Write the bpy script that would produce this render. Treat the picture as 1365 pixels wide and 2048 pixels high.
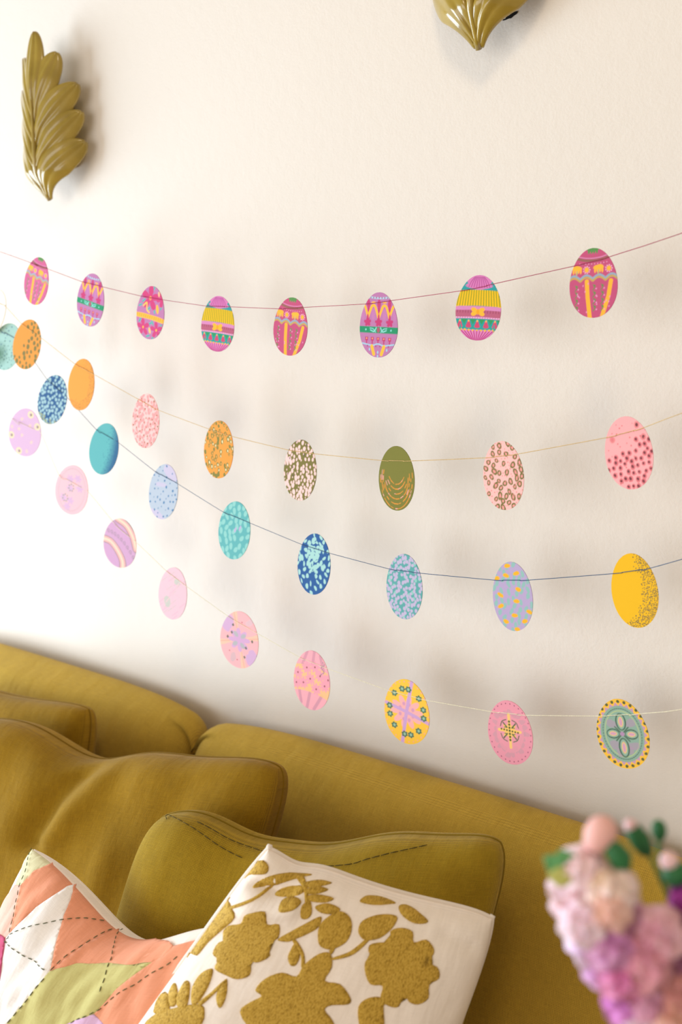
import bpy, bmesh, math, random
import numpy as np
from mathutils import Vector, Matrix, noise

random.seed(7)
for o in list(bpy.data.objects): bpy.data.objects.remove(o)
SC = bpy.context.scene
COL = SC.collection
R = math.radians

# ------------------------------------------------------------------ camera
FPX = 1365 * 35.0 / 24.0
YAW, PITCH = R(35), R(12)
CAM = np.array([0.0, -1.25, 1.5])
FWD = np.array([-math.sin(YAW) * math.cos(PITCH), math.cos(YAW) * math.cos(PITCH), -math.sin(PITCH)])
RGT = np.array([math.cos(YAW), math.sin(YAW), 0.0])
UPV = np.cross(RGT, FWD)
cd = bpy.data.cameras.new('camera')
cd.sensor_fit = 'HORIZONTAL'; cd.sensor_width = 24.0; cd.lens = 35.0
cd.clip_start = 0.02
cd.dof.use_dof = True; cd.dof.focus_distance = 1.27; cd.dof.aperture_fstop = 4.0
cam = bpy.data.objects.new('camera', cd); COL.objects.link(cam)
cam.location = CAM; cam.rotation_euler = (R(90) - PITCH, 0, YAW)
SC.camera = cam

# ------------------------------------------------------------------ world, lights, exposure
w = bpy.data.worlds.new('world'); SC.world = w; w.use_nodes = True
w.node_tree.nodes['Background'].inputs[0].default_value = (1.0, 0.85, 0.65, 1)
w.node_tree.nodes['Background'].inputs[1].default_value = 0.34

def area(name, loc, target, sx, sy, power, col):
    l = bpy.data.lights.new(name, 'AREA'); l.shape = 'RECTANGLE'; l.size = sx; l.size_y = sy
    l.energy = power; l.color = col
    o = bpy.data.objects.new(name, l); COL.objects.link(o); o.location = loc
    o.rotation_euler = (Vector(target) - Vector(loc)).to_track_quat('-Z', 'Y').to_euler()
    return o
area('window_daylight', (-3.3, -1.45, 0.95), (-0.6, -0.55, 0.90), 2.3, 1.5, 112, (0.72, 0.86, 1.0))
area('front_fill_light', (-1.2, -4.2, 1.45), (-0.8, 0.0, 0.9), 3.4, 1.9, 56, (0.98, 0.96, 0.94))  # added unseen fill from behind the camera, brightens the lower wall and sofa
area('ceiling_lamp', (-0.12, -1.30, 2.75), (-0.7, -0.15, 1.2), 0.35, 0.35, 5.5, (1.0, 0.80, 0.55))

SC.view_settings.view_transform = 'Standard'
SC.view_settings.look = 'None'
SC.view_settings.exposure = 0.2
SC.view_settings.gamma = 1.0
SC.view_settings.use_curve_mapping = False

# ------------------------------------------------------------------ helpers
def at(px, py, Y):
    d = FWD + RGT * (px - 682.5) / FPX + UPV * (1024 - py) / FPX
    return CAM + d * (Y - CAM[1]) / d[1]
def atd(px, py, dist):
    return CAM + (FWD + RGT * (px - 682.5) / FPX + UPV * (1024 - py) / FPX) * dist
def proj(P):
    q = np.asarray(P) - CAM
    z = q @ FWD
    return 682.5 + FPX * (q @ RGT) / z, 1024 - FPX * (q @ UPV) / z, z
def lin1(c): return c / 12.92 if c <= 0.04045 else ((c + 0.055) / 1.055) ** 2.4
def hx(s):
    s = s.lstrip('#')
    return np.array([lin1(int(s[i:i + 2], 16) / 255) for i in (0, 2, 4)])
def rgba(c):
    c = hx(c) if isinstance(c, str) else c
    return (float(c[0]), float(c[1]), float(c[2]), 1.0)

def tag(o, label=None, cat=None, group=None, kind=None):
    if label: o['label'] = label
    if cat: o['category'] = cat
    if group: o['group'] = group
    if kind: o['kind'] = kind
    return o
def link(name, me, m=None, parent=None, smooth=True):
    o = bpy.data.objects.new(name, me); COL.objects.link(o)
    if m: me.materials.append(m)
    if smooth and len(me.polygons): me.polygons.foreach_set('use_smooth', [True] * len(me.polygons))
    if parent: o.parent = parent
    return o
def mesh(name, v, f, m=None, parent=None, smooth=True):
    me = bpy.data.meshes.new(name); me.from_pydata([tuple(map(float, p)) for p in v], [], f); me.update()
    return link(name, me, m, parent, smooth)
def frombm(name, bm, m=None, parent=None, smooth=True):
    me = bpy.data.meshes.new(name); bm.normal_update(); bm.to_mesh(me); bm.free()
    return link(name, me, m, parent, smooth)
def empty(name, loc=(0, 0, 0), rot=(0, 0, 0)):
    o = bpy.data.objects.new(name, None); COL.objects.link(o); o.location = [float(a) for a in loc]; o.rotation_euler = rot
    o.empty_display_size = 0.05
    return o
def box(name, lo, hi, m, parent=None, bev=0.0, seg=3):
    bm = bmesh.new(); bmesh.ops.create_cube(bm, size=1)
    lo, hi = Vector(lo), Vector(hi)
    for v in bm.verts: v.co = Vector([(lo[i] + hi[i]) / 2 + v.co[i] * (hi[i] - lo[i]) for i in range(3)])
    if bev: bmesh.ops.bevel(bm, geom=bm.edges[:] + bm.verts[:], offset=bev, segments=seg, profile=0.5, affect='EDGES')
    return frombm(name, bm, m, parent, smooth=bev > 0)
def tube_data(pts, rad, n=8, closed=False):
    pts = [Vector(p) for p in pts]; N = len(pts); V = []; F = []
    rads = rad if hasattr(rad, '__len__') else [rad] * N
    up = None
    for i, p in enumerate(pts):
        a = pts[(i - 1) % N] if (closed or i > 0) else pts[0]
        b = pts[(i + 1) % N] if (closed or i < N - 1) else pts[-1]
        t = (b - a).normalized() if (b - a).length > 1e-9 else Vector((0, 0, 1))
        if up is None: up = Vector((0, 0, 1)) if abs(t.z) < 0.9 else Vector((1, 0, 0))
        s = t.cross(up)
        s = s.normalized() if s.length > 1e-6 else t.orthogonal().normalized()
        up = s.cross(t).normalized()
        for k in range(n):
            an = 2 * math.pi * k / n
            V.append(p + (s * math.cos(an) + up * math.sin(an)) * rads[i])
    M = N if closed else N - 1
    for i in range(M):
        for k in range(n):
            F.append((i * n + k, i * n + (k + 1) % n, ((i + 1) % N) * n + (k + 1) % n, ((i + 1) % N) * n + k))
    if not closed:
        F.append(tuple(range(n - 1, -1, -1))); F.append(tuple((N - 1) * n + k for k in range(n)))
    return V, F
def tube(name, pts, rad, m, parent=None, n=8, closed=False):
    V, F = tube_data(pts, rad, n, closed)
    return mesh(name, V, F, m, parent)
def spline(pts, sub=8):
    """Catmull-Rom through pts"""
    P = [np.asarray(p, float) for p in pts]; out = []
    for i in range(len(P) - 1):
        p0 = P[i - 1] if i > 0 else 2 * P[0] - P[1]
        p1, p2 = P[i], P[i + 1]
        p3 = P[i + 2] if i + 2 < len(P) else 2 * P[-1] - P[-2]
        for k in range(sub):
            t = k / sub
            out.append(0.5 * ((2 * p1) + (-p0 + p2) * t + (2 * p0 - 5 * p1 + 4 * p2 - p3) * t * t + (-p0 + 3 * p1 - 3 * p2 + p3) * t ** 3))
    out.append(P[-1]); return out

# ------------------------------------------------------------------ materials
class NT:
    def __init__(s, name, rough=0.8, spec=0.3):
        s.m = bpy.data.materials.new(name); s.m.use_nodes = True; s.t = s.m.node_tree
        s.b = s.t.nodes['Principled BSDF']
        s.b.inputs['Roughness'].default_value = rough
        s.b.inputs['Specular IOR Level'].default_value = spec
    def n(s, typ, **kw):
        nd = s.t.nodes.new(typ)
        for k, v in kw.items():
            if k in nd.inputs: nd.inputs[k].default_value = v
            else: setattr(nd, k, v)
        return nd
    def l(s, a, b): s.t.links.new(a, b)
    def coord(s, kind): return s.n('ShaderNodeTexCoord').outputs[kind]
    def noise(s, vec, scale, detail=2, rough=0.5):
        nd = s.n('ShaderNodeTexNoise'); nd.inputs['Scale'].default_value = scale
        nd.inputs['Detail'].default_value = detail; nd.inputs['Roughness'].default_value = rough
        s.l(vec, nd.inputs['Vector']); return nd.outputs['Fac']
    def ramp(s, fac, stops):
        nd = s.n('ShaderNodeValToRGB'); e = nd.color_ramp.elements
        e[0].position, e[0].color = stops[0][0], stops[0][1]
        e[1].position, e[1].color = stops[-1][0], stops[-1][1]
        for p, c in stops[1:-1]:
            q = e.new(p); q.color = c
        s.l(fac, nd.inputs['Fac']); return nd.outputs['Color']
    def mix(s, fac, a, b, blend='MIX'):
        nd = s.n('ShaderNodeMix'); nd.data_type = 'RGBA'; nd.blend_type = blend
        for inp, v in ((nd.inputs[0], fac), (nd.inputs[6], a), (nd.inputs[7], b)):
            if hasattr(v, 'is_output') or isinstance(v, bpy.types.NodeSocket): s.l(v, inp)
            else: inp.default_value = v
        return nd.outputs[2]
    def bump(s, h, strength, dist=0.001, prev=None):
        nd = s.n('ShaderNodeBump'); nd.inputs['Strength'].default_value = strength; nd.inputs['Distance'].default_value = dist
        s.l(h, nd.inputs['Height'])
        if prev: s.l(prev, nd.inputs['Normal'])
        return nd.outputs['Normal']

def plain(name, c, rough=0.6, spec=0.3, var=0.0, scale=40, coat=0.0, sheen=0.0):
    k = NT(name, rough, spec); c = rgba(c)
    if var:
        v = k.coord('Object'); f = k.noise(v, scale, 3)
        a = tuple(x * (1 - var) for x in c[:3]) + (1,); b = tuple(min(1, x * (1 + var)) for x in c[:3]) + (1,)
        k.l(k.ramp(f, [(0.3, a), (0.7, b)]), k.b.inputs['Base Color'])
    else: k.b.inputs['Base Color'].default_value = c
    if coat:
        k.b.inputs['Coat Weight'].default_value = coat; k.b.inputs['Coat Roughness'].default_value = 0.08
    if sheen:
        k.b.inputs['Sheen Weight'].default_value = sheen; k.b.inputs['Sheen Roughness'].default_value = 0.4
    return k.m

def fabric(name, c, pitch=0.0016, weave=0.5, var=0.14, use_uv=True, sheen=0.07, vcol=None, slub=0.10):
    """woven cloth: two thread directions, thread colour variation, slubs"""
    k = NT(name, 0.92, 0.15); c = rgba(c)
    v = k.coord('UV' if use_uv else 'Object')
    def wave(axis):
        nd = k.n('ShaderNodeTexWave'); nd.bands_direction = axis
        nd.inputs['Scale'].default_value = 2 * math.pi / pitch / 20.0 * 1.0
        nd.inputs['Distortion'].default_value = 1.3; nd.inputs['Detail'].default_value = 1.5; nd.inputs['Detail Scale'].default_value = 1.2
        k.l(v, nd.inputs['Vector']); return nd.outputs['Fac']
    wx, wy = wave('X'), wave('Y' if use_uv else 'Z')
    mx = k.n('ShaderNodeMath'); mx.operation = 'MAXIMUM'; k.l(wx, mx.inputs[0]); k.l(wy, mx.inputs[1])
    big = k.noise(v, 9, 4, 0.6)
    mp = k.n('ShaderNodeMapping'); mp.inputs['Scale'].default_value = (900, 60, 900) if use_uv else (900, 900, 60)
    k.l(v, mp.inputs['Vector']); sl = k.noise(mp.outputs[0], 1.0, 2)
    mp2 = k.n('ShaderNodeMapping'); mp2.inputs['Scale'].default_value = (60, 900, 900) if use_uv else (60, 900, 900)
    k.l(v, mp2.inputs['Vector']); sl2 = k.noise(mp2.outputs[0], 1.0, 2)
    if vcol:
        at_ = k.n('ShaderNodeAttribute'); at_.attribute_name = vcol; base = at_.outputs['Color']
    else:
        base = c
    dk = (1 - var, 1 - var, 1 - var * 1.2, 1); br = (1 + var * 0.6, 1 + var * 0.6, 1 + var * 0.6, 1)
    t1 = k.ramp(big, [(0.3, dk), (0.7, br)])
    b1 = k.mix(1.0, base, t1, 'MULTIPLY')
    t2 = k.ramp(sl, [(0.25, (1 - slub,) * 3 + (1,)), (0.75, (1 + slub,) * 3 + (1,))])
    b2 = k.mix(1.0, b1, t2, 'MULTIPLY')
    t2b = k.ramp(sl2, [(0.25, (1 - slub,) * 3 + (1,)), (0.75, (1 + slub,) * 3 + (1,))])
    b2 = k.mix(1.0, b2, t2b, 'MULTIPLY')
    t3 = k.ramp(mx.outputs[0], [(0.2, (1 - weave * 0.55,) * 3 + (1,)), (0.9, (1.06,) * 3 + (1,))])
    b3 = k.mix(1.0, b2, t3, 'MULTIPLY')
    k.l(b3, k.b.inputs['Base Color'])
    k.b.inputs['Sheen Weight'].default_value = sheen; k.b.inputs['Sheen Roughness'].default_value = 0.5
    mp3 = k.n('ShaderNodeMapping'); mp3.inputs['Scale'].default_value = (26, 7, 26); mp3.inputs['Rotation'].default_value = (0, 0, 0.45)
    k.l(v, mp3.inputs['Vector']); wrk = k.noise(mp3.outputs[0], 1.0, 4, 0.55)
    n0 = k.bump(wrk, 0.30, 0.012)
    n1 = k.bump(big, 0.25, 0.01, n0)
    n2 = k.bump(mx.outputs[0], weave, 0.0006, n1)
    k.l(n2, k.b.inputs['Normal'])
    return k.m

def wall_mat():
    k = NT('painted_plaster', 0.85, 0.2); v = k.coord('Object')
    f = k.noise(v, 3, 3); c = rgba('#e3dbd1'); 
    k.l(k.ramp(f, [(0.3, tuple(x * 0.985 for x in c[:3]) + (1,)), (0.7, c)]), k.b.inputs['Base Color'])
    n1 = k.bump(k.noise(v, 260, 3, 0.6), 0.28, 0.0012)
    n2 = k.bump(k.noise(v, 60, 2), 0.15, 0.003, n1)
    k.l(n2, k.b.inputs['Normal']); return k.m
def wood_mat(name, a, b):
    k = NT(name, 0.5, 0.4); v = k.coord('Object')
    mp = k.n('ShaderNodeMapping'); mp.inputs['Scale'].default_value = (3, 30, 30); k.l(v, mp.inputs['Vector'])
    f = k.noise(mp.outputs[0], 2, 5, 0.6)
    k.l(k.ramp(f, [(0.3, rgba(a)), (0.7, rgba(b))]), k.b.inputs['Base Color'])
    k.l(k.bump(f, 0.1, 0.001), k.b.inputs['Normal']); return k.m
M_WALL = wall_mat()
M_FLOOR = wood_mat('oak_boards', '#8a6a48', '#b08a60')
M_WHITE = plain('white_gloss_paint', '#ece7df', 0.4)
M_SOFA = fabric('sofa_cloth', '#bb983a', 0.0022, 0.45, 0.06, use_uv=True, slub=0.10)
M_OLIVE = fabric('olive_linen', '#987416', 0.0017, 0.5, 0.12, slub=0.12)
M_OLIVE2 = fabric('olive_linen_coarse', '#a18320', 0.0019, 0.6, 0.10, slub=0.12)
M_SEAM = plain('seam_thread', '#4c3f14', 0.9)
M_CREAM = fabric('cream_cotton', '#f3e6da', 0.0012, 0.18, 0.03, slub=0.03)
M_LEG = wood_mat('dark_wood', '#3a2415', '#553521')

# ------------------------------------------------------------------ the room
def struct(o): o['kind'] = 'structure'; return o
struct(box('wall_back', (-3.6, 0.0, 0.0), (1.6, 0.12, 2.95), M_WALL))
# floor boards
fl = struct(box('floor', (-3.6, -3.2, -0.06), (1.6, 0.12, -0.012), M_LEG))
bm_proto = None
for i in range(23):
    y1 = -i * 0.14
    b = box('plank', (-3.6, y1 - 0.138, -0.012), (1.6, y1, 0.0), M_FLOOR, fl)
struct(box('baseboard_back', (-3.6, -0.015, 0.0), (1.6, 0.0, 0.12), M_WHITE, bev=0.004, seg=2))

# ------------------------------------------------------------------ sofa
def loft_section(name, x0, x1, prof, m, parent, nx=44, dip=0.03, bul=0.035, pw=5):
    """padded slab: prof = list of (y, z) from back bottom over the crest to front bottom; rounded at both ends"""
    pr = spline([(a, b, 0) for a, b in prof], 7); n = len(pr)
    cy = sum(p[0] for p in pr) / n; cz = min(p[1] for p in pr)
    V = []; F = []; UV = []
    L = [0]
    for i in range(1, n): L.append(L[-1] + float(np.linalg.norm(pr[i] - pr[i - 1])))
    for i in range(nx + 1):
        s = -math.cos(math.pi * i / nx)           # dense at the ends
        x = (x0 + x1) / 2 + s * (x1 - x0) / 2
        e = 1 - abs(s) ** pw
        e2 = 1 - max(0.0, (abs(s) - 0.90) / 0.10) ** 2.2
        for j, p in enumerate(pr):
            h = (p[1] - cz) / (max(q[1] for q in pr) - cz)
            y = p[0]; z = p[1]
            y += (cy - y) * (1 - math.sqrt(max(e2, 0))) * 0.75
            if p[0] < cy: y -= bul * (e - 0.6) * min(1, h * 2.5)
            z -= dip * (1 - e) * h ** 2
            z -= 0.035 * (1 - math.sqrt(max(e2, 0))) * h
            V.append((x, y, z)); UV.append((x, L[j]))
    for i in range(nx):
        for j in range(n - 1):
            a = i * n + j; F.append((a, a + 1, a + n + 1, a + n))
    F.append(tuple(range(n))); F.append(tuple(nx * n + j for j in range(n - 1, -1, -1)))
    o = mesh(name, V, F, m, parent)
    me = o.data; uvl = me.uv_layers.new(name='UVMap')
    for lp in me.loops: uvl.data[lp.index].uv = UV[lp.vertex_index]
    return o
def uv_box(o):
    me = o.data; uvl = me.uv_layers.new(name='UVMap')
    for p in me.polygons:
        n = p.normal; ax = max(range(3), key=lambda k: abs(n[k])); k = [i for i in range(3) if i != ax]
        for li in p.loop_indices:
            c = me.vertices[me.loops[li].vertex_index].co; uvl.data[li].uv = (c[k[0]], c[k[1]])
    return o
sofa = empty('sofa', (-1.05, -0.36, 0))
tag(sofa, 'mustard olive upholstered sofa with padded back against the cream wall', 'sofa')
SO = Vector((-1.05, -0.36, 0))
def rel(o):
    o.data.transform(Matrix.Translation(-SO)); return o
prof = [(-0.012, 0.16), (-0.012, 0.45), (-0.013, 0.70), (-0.022, 0.775), (-0.058, 0.808), (-0.112, 0.785), (-0.145, 0.73), (-0.170, 0.62), (-0.20, 0.47), (-0.21, 0.40)]
XS = [-1.93, -1.125, -0.18, 0.02]
for i in range(2):
    rel(loft_section('back_section', XS[i] + 0.002, XS[i + 1] - 0.002, prof, M_SOFA, sofa))
rel(uv_box(box('base', (-1.93, -0.69, 0.10), (-0.18, -0.20, 0.30), M_SOFA, sofa, 0.02)))
for i in range(2):
    rel(uv_box(box('seat_cushion', (XS[i] + 0.006, -0.71, 0.305), (XS[i + 1] - 0.006, -0.215, 0.455), M_SOFA, sofa, 0.045, 5)))
for a, b in ((-2.08, -1.935), (-0.175, -0.03)):
    rel(uv_box(box('arm', (a, -0.70, 0.10), (b, -0.04, 0.60), M_SOFA, sofa, 0.06, 6)))
for x in (-1.98, -0.13):
    for y in (-0.62, -0.12):
        V, F = tube_data([(x, y, 0), (x, y, 0.10)], [0.018, 0.028], 12)
        rel(mesh('foot', V, F, M_LEG, sofa))

# ------------------------------------------------------------------ cushions
class Cushion:
    def __init__(s, TL, TR, BL, BR, T=0.075, pinch=(0.06, 0.06, 0.05, 0.05), e=0.42, defs=(), wr=0.004, seed=0, wdir=(3, 9), back=0.8, N=80, rnd=0.09, pe=0.8):
        s.c = [np.asarray(p, float) for p in (TL, TR, BL, BR)]
        s.T, s.p, s.e, s.defs, s.wr, s.seed, s.wdir, s.back, s.N, s.rnd = T, pinch, e, defs, wr, seed, wdir, back, N, rnd
        s.pe = pe
        ex = (s.c[1] - s.c[0] + s.c[3] - s.c[2]); ey = (s.c[0] - s.c[2] + s.c[1] - s.c[3])
        n = np.cross(ex, ey); s.n = n / np.linalg.norm(n)
        if s.n[1] > 0: s.n = -s.n
        s.ex = ex / 2; s.ey = ey / 2
        s.W, s.H = float(np.linalg.norm(s.ex)), float(np.linalg.norm(s.ey))
        s.cache = None
    def S(s, u, v, side=1):
        """u, v in 0..1 (v = 1 top); side +1 front, -1 back"""
        pl, pr, pt, pb = s.p
        f = math.sin(math.pi * min(max(v, 0), 1)) ** s.pe if 0 < v < 1 else 0.0
        g = math.sin(math.pi * min(max(u, 0), 1)) ** s.pe if 0 < u < 1 else 0.0
        uu = pl * f + u * (1 - (pl + pr) * f)
        vv = pb * g + v * (1 - (pb + pt) * g)
        rf = 1 - s.rnd * abs((2 * u - 1) * (2 * v - 1)) ** 5
        uu, vv = 0.5 + (uu - 0.5) * rf, 0.5 + (vv - 0.5) * rf
        TL, TR, BL, BR = s.c
        P = (BL * (1 - uu) + BR * uu) * (1 - vv) + (TL * (1 - uu) + TR * uu) * vv
        U, V = 2 * u - 1, 2 * v - 1
        k = max(0.0, (1 - U * U) * (1 - V * V))
        t = s.T * k ** s.e
        if side < 0: t *= -s.back
        w = 0.0
        if side > 0 and s.wr:
            q = Vector((u * s.wdir[0], v * s.wdir[1], s.seed * 3.1))
            w = s.wr * (noise.noise(q) + 0.5 * noise.noise(q * 2.3)) * min(1, k * 6)
        P = P + s.n * (t + w)
        for d in s.defs:
            P = P + d(u, v, side, s)
        return P
    def N_(s, u, v):
        h = 0.004
        u0, u1, v0, v1 = max(u - h, 0.001), min(u + h, 0.999), max(v - h, 0.001), min(v + h, 0.999)
        n = np.cross(s.S(u1, v) - s.S(u0, v), s.S(u, v1) - s.S(u, v0)); l = np.linalg.norm(n)
        n = n / l if l > 1e-12 else s.n
        return n if n @ s.n > -0.2 else -n
    def par(s, i): # denser near edges
        a = i / s.N
        return 0.5 - 0.5 * math.cos(math.pi * a) if True else a
    def build(s, name, m, root, backm=None):
        N = s.N; V = []; UV = []; idx = {}
        for j in range(N + 1):
            for i in range(N + 1):
                u, v = s.par(i), s.par(j); idx[(1, i, j)] = len(V); V.append(s.S(u, v, 1)); UV.append((u * s.W, v * s.H))
        for j in range(N + 1):
            for i in range(N + 1):
                if i in (0, N) or j in (0, N): idx[(-1, i, j)] = idx[(1, i, j)]
                else:
                    u, v = s.par(i), s.par(j); idx[(-1, i, j)] = len(V); V.append(s.S(u, v, -1)); UV.append((u * s.W, v * s.H))
        F = []
        for sd in (1, -1):
            for j in range(N):
                for i in range(N):
                    q = [idx[(sd, i, j)], idx[(sd, i + 1, j)], idx[(sd, i + 1, j + 1)], idx[(sd, i, j + 1)]]
                    F.append(tuple(q if sd > 0 else q[::-1]))
        o0 = np.array(root.location)
        o = mesh(name, [p - o0 for p in V], F, m, root)
        me = o.data; uvl = me.uv_layers.new(name='UVMap')
        for lp in me.loops: uvl.data[lp.index].uv = UV[lp.vertex_index]
        if backm:
            me.materials.append(backm)
            for k in range(N * N, 2 * N * N): me.polygons[k].material_index = 1
        return o
    def border(s, n=60, inset=0.0):
        pts = []
        a, b = inset, 1 - inset
        for k in range(n): pts.append((a + (b - a) * (0.5 - 0.5 * math.cos(math.pi * k / n)), a))
        for k in range(n): pts.append((b, a + (b - a) * (0.5 - 0.5 * math.cos(math.pi * k / n))))
        for k in range(n): pts.append((b - (b - a) * (0.5 - 0.5 * math.cos(math.pi * k / n)), b))
        for k in range(n): pts.append((a, b - (b - a) * (0.5 - 0.5 * math.cos(math.pi * k / n))))
        return pts
    # picture position -> place on the front panel
    def grid(s):
        if s.cache is None:
            n = 70; A = np.zeros((n + 1, n + 1, 3))
            for j in range(n + 1):
                for i in range(n + 1): A[j, i] = s.S(i / n, j / n)
            x, y, z = proj(A.reshape(-1, 3)); s.cache = (n, x.reshape(n + 1, n + 1), y.reshape(n + 1, n + 1), z.reshape(n + 1, n + 1))
        return s.cache
    def uv(s, px, py):
        n, X, Y, Z = s.grid(); best = None
        def tri(i0, j0, i1, j1, i2, j2):
            ax, ay = X[j0, i0], Y[j0, i0]
            return ax, ay
        for up in (0, 1):
            if up == 0: A, B, C = (X[:-1, :-1], Y[:-1, :-1]), (X[:-1, 1:], Y[:-1, 1:]), (X[1:, :-1], Y[1:, :-1])
            else: A, B, C = (X[1:, 1:], Y[1:, 1:]), (X[1:, :-1], Y[1:, :-1]), (X[:-1, 1:], Y[:-1, 1:])
            d = (B[0] - A[0]) * (C[1] - A[1]) - (C[0] - A[0]) * (B[1] - A[1])
            d = np.where(np.abs(d) < 1e-9, 1e-9, d)
            b = ((px - A[0]) * (C[1] - A[1]) - (C[0] - A[0]) * (py - A[1])) / d
            c = ((B[0] - A[0]) * (py - A[1]) - (px - A[0]) * (B[1] - A[1])) / d
            ok = (b >= -1e-6) & (c >= -1e-6) & (b + c <= 1 + 1e-6)
            for j, i in np.argwhere(ok):
                if up == 0: u, v = (i + b[j, i]) / n, (j + c[j, i]) / n
                else: u, v = (i + 1 - b[j, i]) / n, (j + 1 - c[j, i]) / n
                zz = Z[j, i]
                if best is None or zz < best[0]: best = (zz, u, v)
        if best: return best[1], best[2]
        k = np.argmin((X - px) ** 2 + (Y - py) ** 2); j, i = divmod(int(k), n + 1)
        # outside the panel: continue linearly past the nearest border point
        i1, j1 = min(max(i, 1), n - 1), min(max(j, 1), n - 1)
        J = np.array([[X[j1, i1 + 1] - X[j1, i1 - 1], X[j1 + 1, i1] - X[j1 - 1, i1]], [Y[j1, i1 + 1] - Y[j1, i1 - 1], Y[j1 + 1, i1] - Y[j1 - 1, i1]]]) * n / 2
        return min(max(i / n, 0.004), 0.996), min(max(j / n, 0.004), 0.996)
    def piece(s, name, poly, m, root, lift=0.001, rim=True, px=True, cell=0.02, dome=0.0):
        """a flat piece of cloth or embroidery with its own edge, laid on the front panel"""
        P = [s.uv(*p) for p in poly] if px else list(poly)
        Q = []
        for p in P:
            if not Q or abs(p[0] - Q[-1][0]) + abs(p[1] - Q[-1][1]) > 1e-4: Q.append(p)
        if len(Q) > 2 and abs(Q[0][0] - Q[-1][0]) + abs(Q[0][1] - Q[-1][1]) < 1e-4: Q.pop()
        if len(Q) < 3: return None
        ar = sum(Q[i][0] * Q[(i + 1) % len(Q)][1] - Q[(i + 1) % len(Q)][0] * Q[i][1] for i in range(len(Q)))
        if ar < 0: Q = Q[::-1]
        bm = bmesh.new()
        vs = [bm.verts.new((a, b, 0)) for a, b in Q]
        try: bm.faces.new(vs)
        except ValueError: bm.free(); return None
        bmesh.ops.triangulate(bm, faces=bm.faces[:])
        u0, u1 = min(q[0] for q in Q), max(q[0] for q in Q); v0, v1 = min(q[1] for q in Q), max(q[1] for q in Q)
        for ax, lo, hi in ((0, u0, u1), (1, v0, v1)):
            k = math.ceil(lo / cell) * cell
            while k < hi:
                co = [0, 0, 0]; no = [0, 0, 0]; co[ax] = k; no[ax] = 1
                bmesh.ops.bisect_plane(bm, geom=bm.verts[:] + bm.edges[:] + bm.faces[:], plane_co=co, plane_no=no)
                k += cell
        bmesh.ops.remove_doubles(bm, verts=bm.verts[:], dist=1e-5)
        uvl = bm.loops.layers.uv.new('UVMap')
        for f in bm.faces:
            for lp in f.loops: lp[uvl].uv = (lp.vert.co.x * s.W, lp.vert.co.y * s.H)
        o0 = np.array(root.location)
        bnd = {v for e in bm.edges if e.is_boundary for v in e.verts}
        if rim:
            r = bmesh.ops.extrude_edge_only(bm, edges=[e for e in bm.edges if e.is_boundary])
            low = {g for g in r['geom'] if isinstance(g, bmesh.types.BMVert)}
        else: low = set()
        cen = (sum(q[0] for q in Q) / len(Q), sum(q[1] for q in Q) / len(Q))
        for v in bm.verts:
            u_, v_ = min(max(v.co.x, 0.001), 0.999), min(max(v.co.y, 0.001), 0.999)
            h = -0.0008 if v in low else lift + (0 if v in bnd else dome)
            v.co = Vector(s.S(u_, v_) + s.N_(u_, v_) * h - o0)
        return frombm(name, bm, m, root)
    def stitches(s, name, lines, m, root, dash=0.008, gap=0.006, rad=0.0005, px=True, off=0.0016):
        V = []; F = []; o0 = np.array(root.location)
        for ln in lines:
            P = [s.uv(*p) for p in ln] if px else ln
            P = [np.array(p) for p in spline([(a, b, 0) for a, b in P], 24)]
            W = [s.S(p[0], p[1]) + s.N_(p[0], p[1]) * off - o0 for p in P]
            cum = [0.0]
            for i in range(1, len(W)): cum.append(cum[-1] + float(np.linalg.norm(W[i] - W[i - 1])))
            def pos(d):
                k = min(max(np.searchsorted(cum, d), 1), len(W) - 1); t = (d - cum[k - 1]) / max(cum[k] - cum[k - 1], 1e-9)
                return W[k - 1] + (W[k] - W[k - 1]) * t
            d = 0.0
            while d + dash < cum[-1]:
                a, b, c = pos(d), pos(d + dash / 2), pos(d + dash)
                v, f = tube_data([a, b, c], [rad * 0.7, rad, rad * 0.7], 5)
                k = len(V); V += v; F += [tuple(x + k for x in q) for q in f]
                d += dash + gap
        if V: return tag(mesh(name, V, F, m, root), kind='stuff')

def gsag(uc, wd, amt, vpow=2.0, out=0.0):
    """the chop in the top edge: pulls the cloth down around u = uc"""
    def d(u, v, side, s):
        g = math.exp(-((u - uc) / wd) ** 2) * max(v, 0) ** vpow
        return np.array([0, 0, -amt * g]) + s.n * (out * g)
    return d
def crease(pts, wd, amt):
    """a fold line in u, v"""
    P = [np.array(p) for p in pts]
    def d(u, v, side, s):
        if side < 0: return 0.0
        q = np.array([u, v]); best = 9
        for a, b in zip(P[:-1], P[1:]):
            t = min(max(((q - a) @ (b - a)) / ((b - a) @ (b - a)), 0), 1)
            best = min(best, float(np.linalg.norm(q - a - (b - a) * t)))
        return s.n * (amt * math.exp(-(best / wd) ** 2)) * min(1, 12 * min(u, 1 - u, v, 1 - v))
    return d
def base_root(name, c):
    b = (c.c[2] + c.c[3]) / 2
    return empty(name, b)

# far olive cushion
TR = at(198, 1402, -0.20); TL = TR + np.array([-0.44, -0.03, -0.02])
c1 = Cushion(TL, TR, TL + np.array([0, -0.10, -0.37]), TR + np.array([0, -0.10, -0.37]), T=0.07, pinch=(0.03, 0.02, 0.06, 0.03), e=0.27, seed=1)
r1 = base_root('olive_cushion', c1)
tag(r1, 'olive linen cushion at the far left, mostly hidden behind the sagging cushion', 'cushion', 'plain olive cushions')
c1.build('cover', M_OLIVE, r1)
tube('seam', [c1.S(u, v) - np.array(r1.location) for u, v in c1.border()], 0.0016, M_OLIVE, r1, 6, True)

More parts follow.
